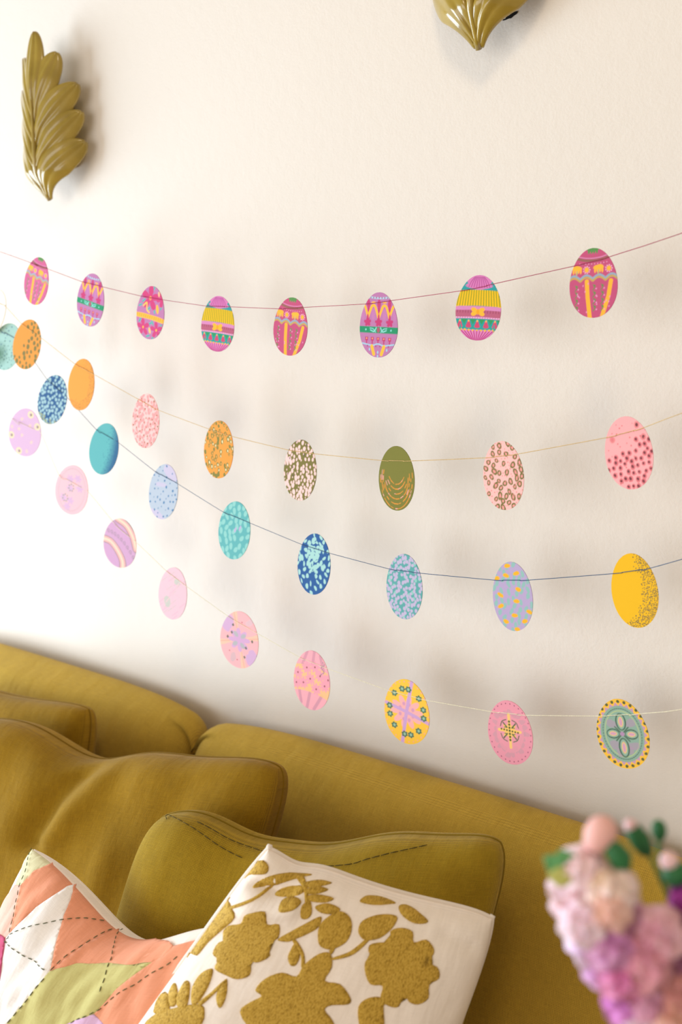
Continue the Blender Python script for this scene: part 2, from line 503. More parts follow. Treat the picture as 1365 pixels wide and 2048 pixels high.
# large olive cushion with a deep chop
TL = at(-80, 1424, -0.34); TR = at(606, 1512, -0.245)
c2 = Cushion(TL, TR, TL + np.array([0.02, -0.15, -0.38]), TR + np.array([-0.03, -0.13, -0.40]), T=0.082, pinch=(0.03, 0.035, -0.01, 0.03), e=0.25,
             defs=(gsag(0.44, 0.15, 0.050, 2.5), gsag(0.72, 0.18, 0.024, 2.5), crease([(0.50, 0.99), (0.44, 0.80), (0.42, 0.62)], 0.035, -0.020), crease([(0.56, 0.98), (0.53, 0.85), (0.47, 0.65)], 0.04, 0.012), crease([(0.38, 0.95), (0.36, 0.75), (0.30, 0.5)], 0.05, 0.008), crease([(0.80, 0.9), (0.74, 0.7), (0.70, 0.4)], 0.05, -0.006)), wr=0.010, seed=2, wdir=(6, 2.5))
r2 = base_root('olive_cushion', c2)
tag(r2, 'large olive linen cushion with a deep chop in its top edge', 'cushion', 'plain olive cushions')
c2.build('cover', M_OLIVE, r2)
tube('seam', [c2.S(u, v) - np.array(r2.location) for u, v in c2.border()], 0.0016, M_OLIVE, r2, 6, True)

# middle olive cushion
TL = at(305, 1606, -0.41); TR = at(1046, 1655, -0.245)
c3 = Cushion(TL, TR, TL + np.array([-0.05, -0.13, -0.37]), TR + np.array([-0.03, -0.14, -0.38]), T=0.085, pinch=(0.02, 0.02, 0.0, 0.03), e=0.25,
             defs=(gsag(0.47, 0.20, 0.042, 2.0), gsag(0.28, 0.11, 0.018, 2.0), gsag(0.80, 0.14, 0.013, 2.0)), wr=0.006, seed=3, wdir=(5, 3))
r3 = base_root('olive_cushion', c3)
tag(r3, 'olive linen cushion leaning directly behind the white embroidered cushion', 'cushion', 'plain olive cushions')
c3.build('cover', M_OLIVE2, r3)
tube('seam', [c3.S(u, v) - np.array(r3.location) for u, v in c3.border()], 0.0016, M_OLIVE2, r3, 6, True)
c3.stitches('seam_stitch', [[(335, 1640), (345, 1628), (375, 1650), (420, 1680), (500, 1722)], [(400, 1642), (450, 1672), (530, 1705), (680, 1732), (740, 1718), (860, 1690)]], M_SEAM, r3, dash=0.01, gap=0.0015, rad=0.0006)

# ---- embroidered cushion
def Z5(pts): return [(280 + x / 1.796, 1640 + y / 1.796) for x, y in pts]
def Z4(pts): return [(x / 3.25, 1640 + y / 3.25) for x, y in pts]
def smooth_poly(pts, sub=4):
    n = len(pts); out = []
    for i in range(n):
        p0, p1, p2, p3 = [np.array(pts[(i + k) % n], float) for k in (-1, 0, 1, 2)]
        for k in range(sub):
            t = k / sub
            out.append(tuple(0.5 * ((2 * p1) + (-p0 + p2) * t + (2 * p0 - 5 * p1 + 4 * p2 - p3) * t * t + (-p0 + 3 * p1 - 3 * p2 + p3) * t ** 3)))
    return out
def embroidery_mat():
    k = NT('gold_chain_stitch', 0.75, 0.25); v = k.coord('UV')
    mp = k.n('ShaderNodeMapping'); mp.inputs['Scale'].default_value = (900, 420, 1); mp.inputs['Rotation'].default_value = (0, 0, 0.9)
    k.l(v, mp.inputs['Vector'])
    vo = k.n('ShaderNodeTexVoronoi'); vo.inputs['Scale'].default_value = 1.0; k.l(mp.outputs[0], vo.inputs['Vector'])
    k.l(k.ramp(vo.outputs['Distance'], [(0.0, rgba('#d8b254')), (0.5, rgba('#c39c3c')), (0.95, rgba('#93701e'))]), k.b.inputs['Base Color'])
    inv = k.n('ShaderNodeMath'); inv.operation = 'SUBTRACT'; inv.inputs[0].default_value = 1.0; k.l(vo.outputs['Distance'], inv.inputs[1])
    k.l(k.bump(inv.outputs[0], 0.7, 0.0007), k.b.inputs['Normal']); return k.m
M_GOLD = embroidery_mat()
TL = at(542, 1652, -0.50); TR = at(1020, 1806, -0.385)
c4 = Cushion(TL, TR, TL + np.array([-0.195, -0.225, -0.37]), TR + np.array([-0.05, -0.17, -0.36]), T=0.075, pinch=(0.05, 0.03, 0.060, 0.02), e=0.34, rnd=0.09, pe=0.5,
             defs=(gsag(0.15, 0.10, 0.010, 4.0), crease([(0.0, 0.89), (0.10, 0.925), (0.2, 0.95)], 0.016, -0.012), crease([(0.02, 0.83), (0.12, 0.875), (0.24, 0.91)], 0.03, 0.009), crease([(0.99, 0.90), (0.90, 0.93), (0.80, 0.95)], 0.02, -0.006)), wr=0.003, seed=5, wdir=(4, 3))
r4 = base_root('embroidered_cushion', c4)
tag(r4, 'white cotton cushion embroidered with gold flowers and leaves', 'cushion')
c4.build('cover', M_CREAM, r4)
tube('piping', [c4.S(u, v) - np.array(r4.location) for u, v in c4.border()], 0.0030, M_CREAM, r4, 8, True)
FLW = [
 ('embroidered_flower', [(380, 165), (395, 142), (425, 138), (450, 150), (463, 170), (455, 192), (425, 196), (395, 192)]),
 ('embroidered_leaf', [(405, 243), (440, 212), (500, 194), (570, 188), (620, 192), (570, 208), (510, 226), (450, 240)]),
 ('embroidered_leaf', [(485, 270), (520, 242), (575, 235), (590, 258), (545, 276)]),
 ('embroidered_leaf', [(500, 330), (513, 288), (555, 277), (580, 296), (548, 325)]),
 ('embroidered_leaf', [(578, 350), (582, 308), (612, 292), (618, 335), (600, 356)]),
 ('embroidered_leaf', [(598, 275), (640, 268), (697, 282), (665, 297), (612, 292)]),
 ('embroidered_leaf', [(592, 255), (630, 238), (677, 250), (640, 265), (600, 266)]),
 ('embroidered_leaf', [(585, 228), (640, 216), (690, 226), (640, 240), (596, 242)]),
 ('embroidered_leaf', [(630, 312), (675, 300), (720, 320), (695, 338), (652, 334)]),
 ('embroidered_stem', [(560, 200), (585, 196), (602, 240), (606, 300), (594, 304), (588, 250)]),
 ('embroidered_flower', [(398, 335), (450, 330), (458, 375), (500, 375), (497, 425), (458, 445), (468, 488), (425, 512), (402, 512), (395, 558), (350, 572), (315, 560), (270, 535), (282, 502), (263, 480), (285, 440), (325, 428), (300, 405), (320, 380), (362, 372), (375, 345)]),
 ('embroidered_leaf', [(335, 222), (325, 300), (342, 350), (290, 400), (245, 440), (205, 487), (188, 465), (180, 440), (228, 380), (268, 290), (308, 240)]),
 ('embroidered_leaf', [(186, 655), (190, 600), (220, 552), (262, 535), (250, 590), (222, 640), (200, 664)]),
 ('embroidered_leaf', [(140, 675), (132, 640), (162, 580), (180, 590), (175, 650), (160, 680)]),
 ('embroidered_leaf', [(108, 665), (105, 620), (128, 585), (137, 640), (125, 668)]),
 ('embroidered_leaf', [(50, 690), (88, 612), (108, 650), (100, 690)]),
 ('embroidered_leaf', [(25, 745), (60, 696), (140, 672), (200, 662), (232, 678), (205, 745)]),
 ('embroidered_leaf', [(275, 640), (285, 602), (312, 570), (313, 620), (300, 662), (285, 674)]),
 ('embroidered_stem', [(212, 655), (255, 620), (300, 578), (306, 586), (262, 630), (218, 668)]),
 ('embroidered_flower', [(360, 690), (395, 655), (438, 632), (415, 610), (450, 570), (510, 548), (562, 562), (590, 520), (645, 480), (685, 480), (690, 530), (665, 578), (720, 590), (757, 640), (748, 662), (690, 665), (664, 682), (692, 720), (692, 760), (560, 790), (415, 760)]),
 ('embroidered_leaf', [(495, 430), (540, 402), (590, 375), (650, 347), (642, 385), (602, 410), (560, 428), (530, 438)]),
 ('embroidered_stem', [(548, 434), (562, 432), (590, 480), (592, 528), (580, 528), (578, 485)]),
 ('embroidered_leaf', [(540, 470), (558, 444), (576, 482), (562, 520), (542, 522), (532, 495)]),
 ('embroidered_leaf', [(640, 430), (645, 380), (680, 345), (722, 328), (756, 352), (761, 396), (740, 440), (690, 465), (652, 456)]),
 ('embroidered_stem', [(680, 470), (695, 455), (702, 460), (690, 482)]),
 ('embroidered_leaf', [(785, 392), (800, 362), (850, 342), (900, 340), (926, 352), (906, 390), (862, 425), (812, 432), (790, 415)]),
 ('embroidered_stem', [(815, 425), (828, 428), (770, 482), (705, 502), (690, 496), (755, 472)]),
 ('embroidered_leaf', [(790, 292), (820, 270), (870, 270), (920, 295), (880, 304), (830, 304)]),
 ('embroidered_leaf', [(930, 312), (958, 300), (1000, 330), (1036, 366), (990, 372), (946, 346)]),
 ('embroidered_flower', [(905, 438), (900, 400), (940, 388), (980, 402), (984, 440), (1028, 430), (1056, 462), (1050, 490), (1018, 508), (1068, 528), (1075, 568), (1040, 592), (1036, 640), (1000, 662), (966, 652), (950, 620), (930, 670), (890, 666), (864, 640), (872, 596), (828, 590), (808, 540), (816, 500), (862, 492), (825, 480), (825, 450), (860, 440)]),
 ('embroidered_leaf', [(790, 745), (785, 672), (820, 640), (868, 640), (876, 690), (872, 760), (810, 770)]),
 ('embroidered_stem', [(860, 655), (885, 632), (895, 640), (870, 672)]),
 ('embroidered_stem', [(318, 314), (400, 284), (468, 238), (474, 244), (405, 292), (322, 322)]),
]
for nm, pts in FLW:
    c4.piece(nm, smooth_poly(Z5(pts), 3 if len(pts) > 8 else 4), M_GOLD, r4, lift=0.0009, dome=0.0004)

def uvflower(cx, cy, r, n=6, ph=0.0): return [(cx + r * (0.72 + 0.28 * math.cos(n * t)) * math.cos(t + ph), cy + 0.72 * r * (0.72 + 0.28 * math.cos(n * t)) * math.sin(t + ph)) for t in np.linspace(0, 2 * math.pi, 49)[:-1]]
def uvleaf(cx, cy, L, a): return [(cx + L * u * math.cos(a) - 0.36 * L * w_ * math.sin(a), cy + 0.72 * (L * u * math.sin(a) + 0.36 * L * w_ * math.cos(a))) for u, w_ in [(math.cos(t), math.sin(t) * (1 - 0.3 * math.cos(t))) for t in np.linspace(0, 2 * math.pi, 25)[:-1]]]
for cx, cy, r in ((0.24, 0.18, 0.13), (0.72, 0.22, 0.14)): c4.piece('embroidered_flower', uvflower(cx, cy, r, 6, cx), M_GOLD, r4, lift=0.0009, dome=0.0004, px=False)
for cx, cy, L, a in ((0.48, 0.12, 0.09, 1.2), (0.44, 0.24, 0.08, 0.4), (0.88, 0.10, 0.07, 2.0), (0.10, 0.32, 0.07, 1.0), (0.90, 0.36, 0.07, 1.6)): c4.piece('embroidered_leaf', uvleaf(cx, cy, L, a), M_GOLD, r4, lift=0.0009, dome=0.0004, px=False)

# ---- patchwork cushion
TL = at(66, 1680, -0.52); TR = at(480, 1835, -0.53)
c5 = Cushion(TL, TR, TL + np.array([-0.05, -0.17, -0.34]), TR + np.array([-0.04, -0.17, -0.34]), T=0.070, pinch=(0.05, 0.05, 0.06, 0.03), e=0.42, rnd=0.05,
             defs=(gsag(0.58, 0.26, 0.050, 2.0),), wr=0.007, seed=8, wdir=(9, 4), back=0.9)
r5 = base_root('patchwork_cushion', c5)
tag(r5, 'patchwork quilted cushion in coral, white, lime and pink', 'cushion')
c5.build('cover', M_CREAM, r5)
PM = {k: fabric('patch_' + k, c, 0.0009, 0.12, 0.04, slub=0.04) for k, c in dict(coral='#e79a78', pink='#eebaa8', white='#f8f2ee', lime='#c4ba78', pale='#e2dcb2', magenta='#cf5c82', lilac='#d9b0cf', cream='#f3e6da').items()}
PATCH = [
 ('pale', [(232, 148), (330, 190), (405, 268), (225, 335), (142, 428), (105, 425), (165, 270)]),
 ('pink', [(105, 425), (142, 428), (110, 560), (72, 750), (45, 772), (0, 742), (-90, 705), (0, 570)]),
 ('coral', [(142, 428), (225, 335), (405, 268), (580, 410), (500, 430), (440, 440), (330, 510), (240, 570), (130, 680), (72, 750), (110, 560)]),
 ('white', [(500, 430), (440, 440), (330, 510), (240, 570), (130, 680), (45, 772), (15, 1000), (-30, 1340), (40, 1345), (330, 985), (360, 840), (420, 620)]),
 ('coral', [(500, 430), (580, 410), (740, 530), (930, 650), (822, 712), (720, 735), (560, 810), (330, 985), (372, 800), (420, 620)]),
 ('coral', [(330, 985), (560, 810), (720, 735), (822, 712), (930, 650), (1010, 700), (1140, 830), (1080, 892), (940, 962), (720, 940), (500, 940)]),
 ('lime', [(330, 985), (500, 940), (720, 940), (940, 962), (1000, 930), (870, 1025), (760, 1110), (620, 1262), (420, 1340), (250, 1420), (40, 1345)]),
 ('coral', [(1080, 892), (1140, 830), (1230, 800), (1400, 760), (1500, 900), (1400, 1300), (1200, 1440), (900, 1440), (700, 1340), (620, 1262), (760, 1110), (870, 1025), (1000, 930)]),
 ('lilac', [(420, 1340), (620, 1262), (700, 1340), (900, 1440), (600, 1520), (250, 1420)]),
 ('magenta', [(0, 742), (45, 772), (15, 1000), (-30, 1340), (-200, 1100), (-90, 705)]),
]
def dens(pts, k=4):
    out = []
    for i in range(len(pts)):
        a, b = np.array(pts[i], float), np.array(pts[(i + 1) % len(pts)], float)
        out += [tuple(a + (b - a) * j / k) for j in range(k)]
    return out
low = ['magenta', 'lime', 'coral', 'white', 'pink', 'lilac', 'coral', 'pale', 'lime', 'white', 'magenta', 'pink']
for a in range(4):
    for b in range(3):
        u0, u1, v0, v1 = 0.02 + a * 0.24, 0.02 + (a + 1) * 0.24, 0.02 + b * 0.2, 0.02 + (b + 1) * 0.2
        for tri, k in (([(u0, v0), (u1, v0), (u0, v1)], low[(a * 3 + b) % 12]), ([(u1, v0), (u1, v1), (u0, v1)], low[(a * 5 + b * 2 + 3) % 12])):
            c5.piece('patch', tri, PM[k], r5, lift=0.0009, px=False, cell=0.025)
for i, (k, pts) in enumerate(PATCH):
    c5.piece('patch', dens(Z4(pts)), PM[k], r5, lift=0.0018 + 0.0002 * i, dome=0.0, cell=0.0125)
M_STITCH = plain('dark_green_stitch', '#5b5f3c', 0.9)
c5.stitches('running_stitch', [Z4(l) for l in (
 [(225, 170), (180, 330), (130, 470), (75, 740), (48, 780)], [(78, 748), (200, 700), (410, 655), (560, 650), (720, 670)],
 [(335, 980), (560, 812), (720, 728), (800, 712)], [(812, 725), (740, 860), (700, 1010), (660, 1130)], [(40, 790), (180, 890), (325, 985)],
 [(60, 1320), (300, 1030), (328, 990)], [(1165, 890), (1000, 1000), (800, 1120), (640, 1240), (470, 1325)])], M_STITCH, r5, dash=0.0055, gap=0.004, rad=0.0006, off=0.0036)

# ------------------------------------------------------------------ leaf wall sconces
def sconce_mat():
    k = NT('olive_gold_glaze', 0.30, 0.5); v = k.coord('Object')
    f = k.noise(v, 30, 3)
    k.l(k.ramp(f, [(0.3, rgba('#8f7722')), (0.7, rgba('#a58b34'))]), k.b.inputs['Base Color'])
    k.b.inputs['Coat Weight'].default_value = 0.7; k.b.inputs['Coat Roughness'].default_value = 0.07
    k.l(k.bump(k.noise(v, 90, 2), 0.10, 0.002), k.b.inputs['Normal']); return k.m
M_SCON = sconce_mat()
def shell(x, z):
    d = 0.052 * min(1.0, 0.55 + z / 0.09) * (1 if z < 0.19 else 1 - 0.25 * (z - 0.19) / 0.08)
    return -(0.010 + d * max(0.0, 1 - (abs(x) / 0.085) ** 1.7))
LOBES = [ # base z, control x, control z, tip x, tip z, half width, layer
 (-0.004, 0.014, 0.042, 0.080, 0.088, 0.0255, 4), (0.040, 0.020, 0.080, 0.076, 0.137, 0.0225, 3), (0.080, 0.016, 0.125, 0.072, 0.182, 0.0225, 2),
 (0.115, 0.012, 0.170, 0.043, 0.232, 0.0225, 1)]
def lobe(name, b, cx, cz, tx, tz, hw, layer, sgn, parent):
    na, nb = 22, 12; V = []; F = []
    for i in range(na + 1):
        a = i / na
        p = np.array([(1 - a) ** 2 * 0 + 2 * a * (1 - a) * cx + a * a * tx, (1 - a) ** 2 * b + 2 * a * (1 - a) * cz + a * a * tz])
        t = np.array([2 * (1 - a) * cx + 2 * a * (tx - cx), 2 * (1 - a) * (cz - b) + 2 * a * (tz - cz)]); t /= np.linalg.norm(t)
        nn = np.array([-t[1], t[0]])
        wd = hw * (max(0.0, 1 - max(0, (a - 0.55) / 0.45) ** 2.6) ** 0.6) * (0.22 + 0.78 * min(1, a / 0.60) ** 1.25)
        if i == na: wd = 0.0008
        for j in range(nb + 1):
            q = -1 + 2 * j / nb
            pt = p + nn * q * wd
            x, z = pt
            y = shell(x, z) - 0.0016 * layer - 0.006 * (1 - q * q) * min(1, a * 3) * (1 - a * 0.3)
            y -= 0.0030 * math.exp(-(q / 0.13) ** 2) * (1 - 0.8 * a) - 0.0022 * math.exp(-((abs(q) - 0.28) / 0.12) ** 2); y -= 0.0022 * math.exp(-((q - 0.86) / 0.12) ** 2)
            y += 0.004 * max(0, abs(q) - 0.75) * 4 * 0.4
            V.append((x * sgn, y, max(z, -0.004)))
    for i in range(na):
        for j in range(nb):
            k = i * (nb + 1) + j; f = (k, k + nb + 1, k + nb + 2, k + 1)
            F.append(f if sgn > 0 else f[::-1])
    o = mesh(name, V, F, M_SCON, parent)
    md = o.modifiers.new('thickness', 'SOLIDIFY'); md.thickness = 0.005; md.offset = 0
    md2 = o.modifiers.new('soft', 'SUBSURF'); md2.levels = 1; md2.render_levels = 1
    return o
def sconce(loc, label):
    r = empty('leaf_sconce', loc); tag(r, label, 'wall sconce', 'pair of leaf wall sconces')
    for sg in (1, -1):
        for L in LOBES: lobe('leaf_lobe', *L, sg, r)
    lobe('leaf_lobe', 0.13, 0.001, 0.19, 0.001, 0.268, 0.0215, 2, 1, r)
    tube('midrib', [(0, shell(0, z) - 0.0075, z) for z in np.linspace(-0.006, 0.2, 16)], [0.0030 + 0.0022 * math.sin(math.pi * min(1, (k + 2) / 11)) for k in range(16)], M_SCON, r, 10)
    box('backplate', (-0.03, -0.012, 0.05), (0.03, 0.0, 0.17), M_SCON, r, 0.003, 2)
    return r
P = at(97, 393, -0.045); sconce((P[0], 0, P[2]), 'olive gold ceramic leaf sconce, fully in view at upper left')
P = at(957, 88, -0.045); sconce((P[0], 0, P[2]), 'olive gold ceramic leaf sconce cut off by the top edge')
# chipped hole in the plaster under the second sconce
bm = bmesh.new(); q = at(1022, 32, 0.0)
vs = [bm.verts.new((q[0] + 0.012 * math.cos(a) * random.uniform(0.6, 1.1), -0.0008, q[2] + 0.5 * 0.012 * math.cos(a) * 0.6 + 0.003 * math.sin(a) * random.uniform(0.5, 1.2))) for a in np.linspace(0, 2 * math.pi, 18)[:-1]]
bm.faces.new(vs); r_ = bmesh.ops.extrude_face_region(bm, geom=bm.faces[:])
for v in r_['geom']:
    if isinstance(v, bmesh.types.BMVert): v.co.y += 0.0016
frombm('plaster_hole', bm, plain('hole_black', '#15120e', 0.95), bpy.data.objects['wall_back'], False)

# ------------------------------------------------------------------ printed paper eggs
def egg_half(t, k):  # half width (0..1) at height t in -1..1
    return math.sqrt(max(0.0, 1 - t * t)) * (1 - k * t) / math.sqrt(1 + k * k * 0.9)
class Paint:
    def __init__(s, X, Y, base):
        s.X, s.Y = X, Y; s.C = np.tile(hx(base), (len(X), 1)); s.rs = random.Random(11); s.aa = 0.008
    def on(s, m, col, op=1.0):
        m = np.clip(m, 0, 1)[:, None] * op; s.C = s.C * (1 - m) + hx(col) * m
    def ed(s, cx, cy, rx, ry, ang=0.0, wob=0.0, ph=0.0):
        dx, dy = s.X - cx, s.Y - cy; c, n = math.cos(ang), math.sin(ang)
        x, y = dx * c + dy * n, -dx * n + dy * c
        r = np.sqrt((x / rx) ** 2 + (y / ry) ** 2)
        if wob: r = r * (1 + 0.45 * wob * np.sin(2 * np.arctan2(y, x) + ph) + 0.3 * wob * np.sin(3 * np.arctan2(y, x) + 2 * ph) + 0.15 * wob * np.sin(7 * np.arctan2(y, x)))
        return (r - 1) * min(rx, ry)
    def ell(s, cx, cy, rx, ry, col, ang=0.0, wob=0.0, op=1.0): s.on(0.5 - s.ed(cx, cy, rx, ry, ang, wob, s.rs.uniform(0, 6)) / s.aa, col, op)
    def ring(s, cx, cy, rx, ry, wd, col, ang=0.0, wob=0.0): s.on(0.5 - (np.abs(s.ed(cx, cy, rx, ry, ang, wob, s.rs.uniform(0, 6))) - wd / 2) / s.aa, col)
    def seg(s, pts, wd, col, op=1.0):
        d = np.full(len(s.X), 9.0)
        for (ax, ay), (bx, by) in zip(pts[:-1], pts[1:]):
            vx, vy = bx - ax, by - ay; L = vx * vx + vy * vy + 1e-12
            t = np.clip(((s.X - ax) * vx + (s.Y - ay) * vy) / L, 0, 1)
            d = np.minimum(d, np.hypot(s.X - ax - vx * t, s.Y - ay - vy * t))
        s.on(0.5 - (d - wd / 2) / s.aa, col, op)
    def curve(s, pts, wd, col, op=1.0): s.seg([(p[0], p[1]) for p in spline([(a, b, 0) for a, b in pts], 6)], wd, col, op)
    def band(s, y0, y1, col, bend=0.0, op=1.0):
        y = s.Y - bend * s.X ** 2
        s.on(np.minimum(0.5 + (y - y0) / s.aa, 0.5 - (y - y1) / s.aa), col, op)
    def flower(s, cx, cy, r, n, col, ang=0.0, dep=0.4, sx=1.0):
        dx, dy = (s.X - cx) / sx, s.Y - cy; th = np.arctan2(dy, dx) - ang
        rr = r * ((1 - dep) + dep * np.abs(np.cos(th * n / 2)))
        s.on(0.5 - (np.hypot(dx, dy) - rr) / s.aa, col)
    def poly(s, pts, col, op=1.0):
        n = len(pts); ins = np.zeros(len(s.X), bool)
        for i in range(n):
            (x1, y1), (x2, y2) = pts[i], pts[(i + 1) % n]
            if y1 == y2: continue
            c = ((y1 > s.Y) != (y2 > s.Y)) & (s.X < (x2 - x1) * (s.Y - y1) / (y2 - y1) + x1); ins ^= c
        s.on(ins.astype(float), col, op)
    def scatter(s, n, dmin, test=None, tries=4000, wx=0.36):
        P = []
        for _ in range(tries):
            if len(P) >= n: break
            x, y = s.rs.uniform(-wx, wx), s.rs.uniform(-0.5, 0.5)
            if (x / wx) ** 2 + (y / 0.5) ** 2 > 1.0 or (test and not test(x, y)): continue
            if all((x - a) ** 2 + (y - b) ** 2 > dmin * dmin for a, b in P): P.append((x, y))
        return P
    def speck(s, col, n, dmin, r0, r1, el=1.0, test=None, wob=0.1, ang=None):
        for x, y in s.scatter(n, dmin, test):
            r = s.rs.uniform(r0, r1); s.ell(x, y, r, r * s.rs.uniform(1, el) if el > 1 else r, col, s.rs.uniform(-0.7, 0.7) if ang is None else ang, wob)

def d_canopy(p):
    p.ell(0, 0.5, 0.10, 0.055, '#5c9150'); 
    for x in (-0.06, -0.02, 0.02, 0.06): p.ell(x, 0.45, 0.014, 0.03, '#5c9150')
    a = [(-0.25, 0.40), (-0.12, 0.365), (0, 0.355), (0.12, 0.365), (0.25, 0.40)]
    p.curve(a, 0.014, '#d58bb6'); p.curve([(x, y - 0.035) for x, y in a], 0.036, '#93665a')
    for k in range(10): p.ell(-0.2 + k * 0.045, 0.275 + 0.3 * (-0.2 + k * 0.045) ** 2, 0.007, 0.007, '#e7b3cf')
    sc = [(-0.36 + k * 0.01, 0.03 + 0.055 * abs(math.cos((k * 0.01 - 0.36 + 0.10) * math.pi / 0.19)) ) for k in range(73)]
    sc = [(x, 0.125 - (y - 0.03)) if False else (x, y) for x, y in sc]
    p.seg([(x, y + 0.032) for x, y in sc], 0.030, '#93a9bd'); p.seg(sc, 0.026, '#c3a65c')
    for cx in (-0.24, 0.085):
        p.ell(cx, 0.225, 0.075, 0.036, '#ffb73a', 0, 0.15)
        for k in (-0.055, -0.02, 0.02, 0.055): p.ell(cx + k, 0.19 - abs(k) * 0.2, 0.014, 0.036, '#ffb73a')
        p.curve([(cx, 0.18), (cx - 0.01, 0.13)], 0.02, '#b8b27a')
    for cx in (-0.095, 0.235):
        for k in range(9): p.ell(cx + 0.047 * math.cos(k * 0.7), 0.195 + 0.047 * math.sin(k * 0.7), 0.010, 0.010, '#eeb4d2')
        p.ell(cx, 0.195, 0.031, 0.036, '#ffb73a')
    p.seg([(-0.095, 0.03), (-0.085, -0.20), (-0.055, -0.50)], 0.062, '#ffb43a')
    p.seg([(0.265, 0.02), (0.225, -0.20), (0.13, -0.48)], 0.060, '#ffb43a')
    for x0 in (-0.27, 0.0, 0.12):
        for k in range(4):
            yy = -0.02 - k * 0.1
            p.curve([(x0, yy), (x0 + 0.03, yy - 0.03), (x0 - 0.005, yy - 0.08)], 0.012, '#5c8f4c')
            p.ell(x0 + 0.02, yy - 0.02, 0.018, 0.010, '#5c8f4c', 0.6); p.ell(x0 + 0.045, yy - 0.06, 0.010, 0.012, '#e79bc8')
    for k in range(14): p.ell(p.rs.uniform(-0.3, 0.3), p.rs.uniform(-0.42, 0.0), 0.009, 0.012, '#e596c2')
def d_arches(p):
    p.curve([(-0.22, 0.425), (0, 0.41), (0.22, 0.425)], 0.03, '#a9c9dc')
    for k in range(7): p.ell(-0.16 + k * 0.053, 0.416, 0.010, 0.012, '#a84a7e')
    for cx in (-0.20, 0.0, 0.20):
        p.seg([(cx, 0.37), (cx + 0.004, 0.02)], 0.04, '#bb3a72'); p.ell(cx, 0.32, 0.035, 0.06, '#c23f74')
    for cx in (-0.105, 0.105, 0.30, -0.3):
        p.curve([(cx - 0.10, 0.12), (cx - 0.06, 0.22), (cx - 0.03, 0.285), (cx, 0.30), (cx + 0.03, 0.285), (cx + 0.06, 0.22), (cx + 0.095, 0.12)], 0.040, '#ffba3c')
        p.ell(cx, 0.345, 0.04, 0.012, '#ffba3c'); p.ell(cx, 0.16, 0.035, 0.09, '#c07ab0')
    for cx in (-0.21, 0.0, 0.21): p.flower(cx, 0.04, 0.07, 5, '#c23a72', 0.4); p.ell(cx, 0.11, 0.018, 0.06, '#c23a72')
    p.band(-0.125, -0.025, '#259064')
    for sg in (-1, 1):
        p.curve([(sg * 0.04, -0.04), (sg * 0.08, -0.10), (sg * 0.15, -0.08)], 0.018, '#8fd9d2'); p.curve([(sg * 0.05, -0.11), (sg * 0.10, -0.06), (sg * 0.16, -0.05)], 0.014, '#8fd9d2'); p.ell(sg * 0.24, -0.075, 0.014, 0.014, '#8fd9d2')
    p.ell(0, -0.075, 0.030, 0.04, '#a9596a')
    for k in range(5):
        x = -0.22 + k * 0.11
        p.flower(x, -0.215, 0.036, 4, '#bc3c70', 0.78); p.ell(x, -0.265, 0.012, 0.04, '#bc3c70'); p.ell(x, -0.21, 0.009, 0.011, '#ffc657')
    p.curve([(-0.30, -0.29), (-0.11, -0.315), (0, -0.29), (0.11, -0.315), (0.30, -0.29)], 0.022, '#9ecbe0')
    for k in range(6): p.ell(-0.2 + k * 0.08, -0.325, 0.011, 0.014, '#a63d73')
    for x0, x1 in ((-0.115, -0.075), (0.115, 0.07)): p.seg([(x0, -0.33), (x1, -0.45)], 0.055, '#ffba3c')
    for x, y in ((0, -0.42), (0.0, -0.48), (-0.16, -0.38), (0.17, -0.38)): p.ell(x, y, 0.014, 0.022, '#9ecbe0')
def d_flowers(p):
    for k, (x, y, a) in enumerate([(0.03, 0.46, 1.2), (-0.2, 0.2, 0.7), (0.26, 0.15, 1.3), (-0.05, 0.07, 0.9), (-0.28, 0.1, 0.5), (0.1, 0.05, 1.9), (-0.25, -0.18, 1.0), (0.02, -0.2, 0.6), (0.3, -0.2, 1.2), (0.0, -0.44, 0.4), (-0.18, -0.42, 1.8), (0.14, -0.43, 0.9), (0.08, -0.17, 2.2)]):
        p.ell(x, y, 0.055, 0.022, '#6fb6b4', a); p.seg([(x - 0.05 * math.cos(a), y - 0.05 * math.sin(a)), (x + 0.05 * math.cos(a), y + 0.05 * math.sin(a))], 0.009, '#2a8f86')
    p.flower(-0.04, 0.27, 0.24, 5, '#cc3f78', 0.3, 0.72); p.flower(0.26, 0.30, 0.15, 5, '#cc3f78', 0.9, 0.65)
    p.ring(-0.04, 0.27, 0.022, 0.03, 0.012, '#f6b93c')
    p.curve([(-0.2, 0.10), (-0.12, 0.17), (-0.1, 0.05), (-0.03, 0.0)], 0.03, '#ffc65a'); p.ell(0.17, 0.10, 0.034, 0.085, '#ffb93f', 0.25)
    p.ell(0.17, 0.38, 0.025, 0.05, '#f0b88a', 0.2)
    p.band(-0.125, -0.035, '#ffb83c', -0.1)
    for k in range(13): p.seg([(-0.33 + k * 0.055, -0.06), (-0.33 + k * 0.055, -0.105)], 0.012, '#b8742c')
    for cx, cy, r in ((-0.15, -0.30, 0.17), (0.20, -0.29, 0.16)): p.flower(cx, cy, r, 5, '#cb4079', 0.5, 0.7); p.ell(cx, cy, 0.02, 0.024, '#ffb84a')
    p.ell(0.03, -0.33, 0.025, 0.06, '#ffc86a', 0.4)
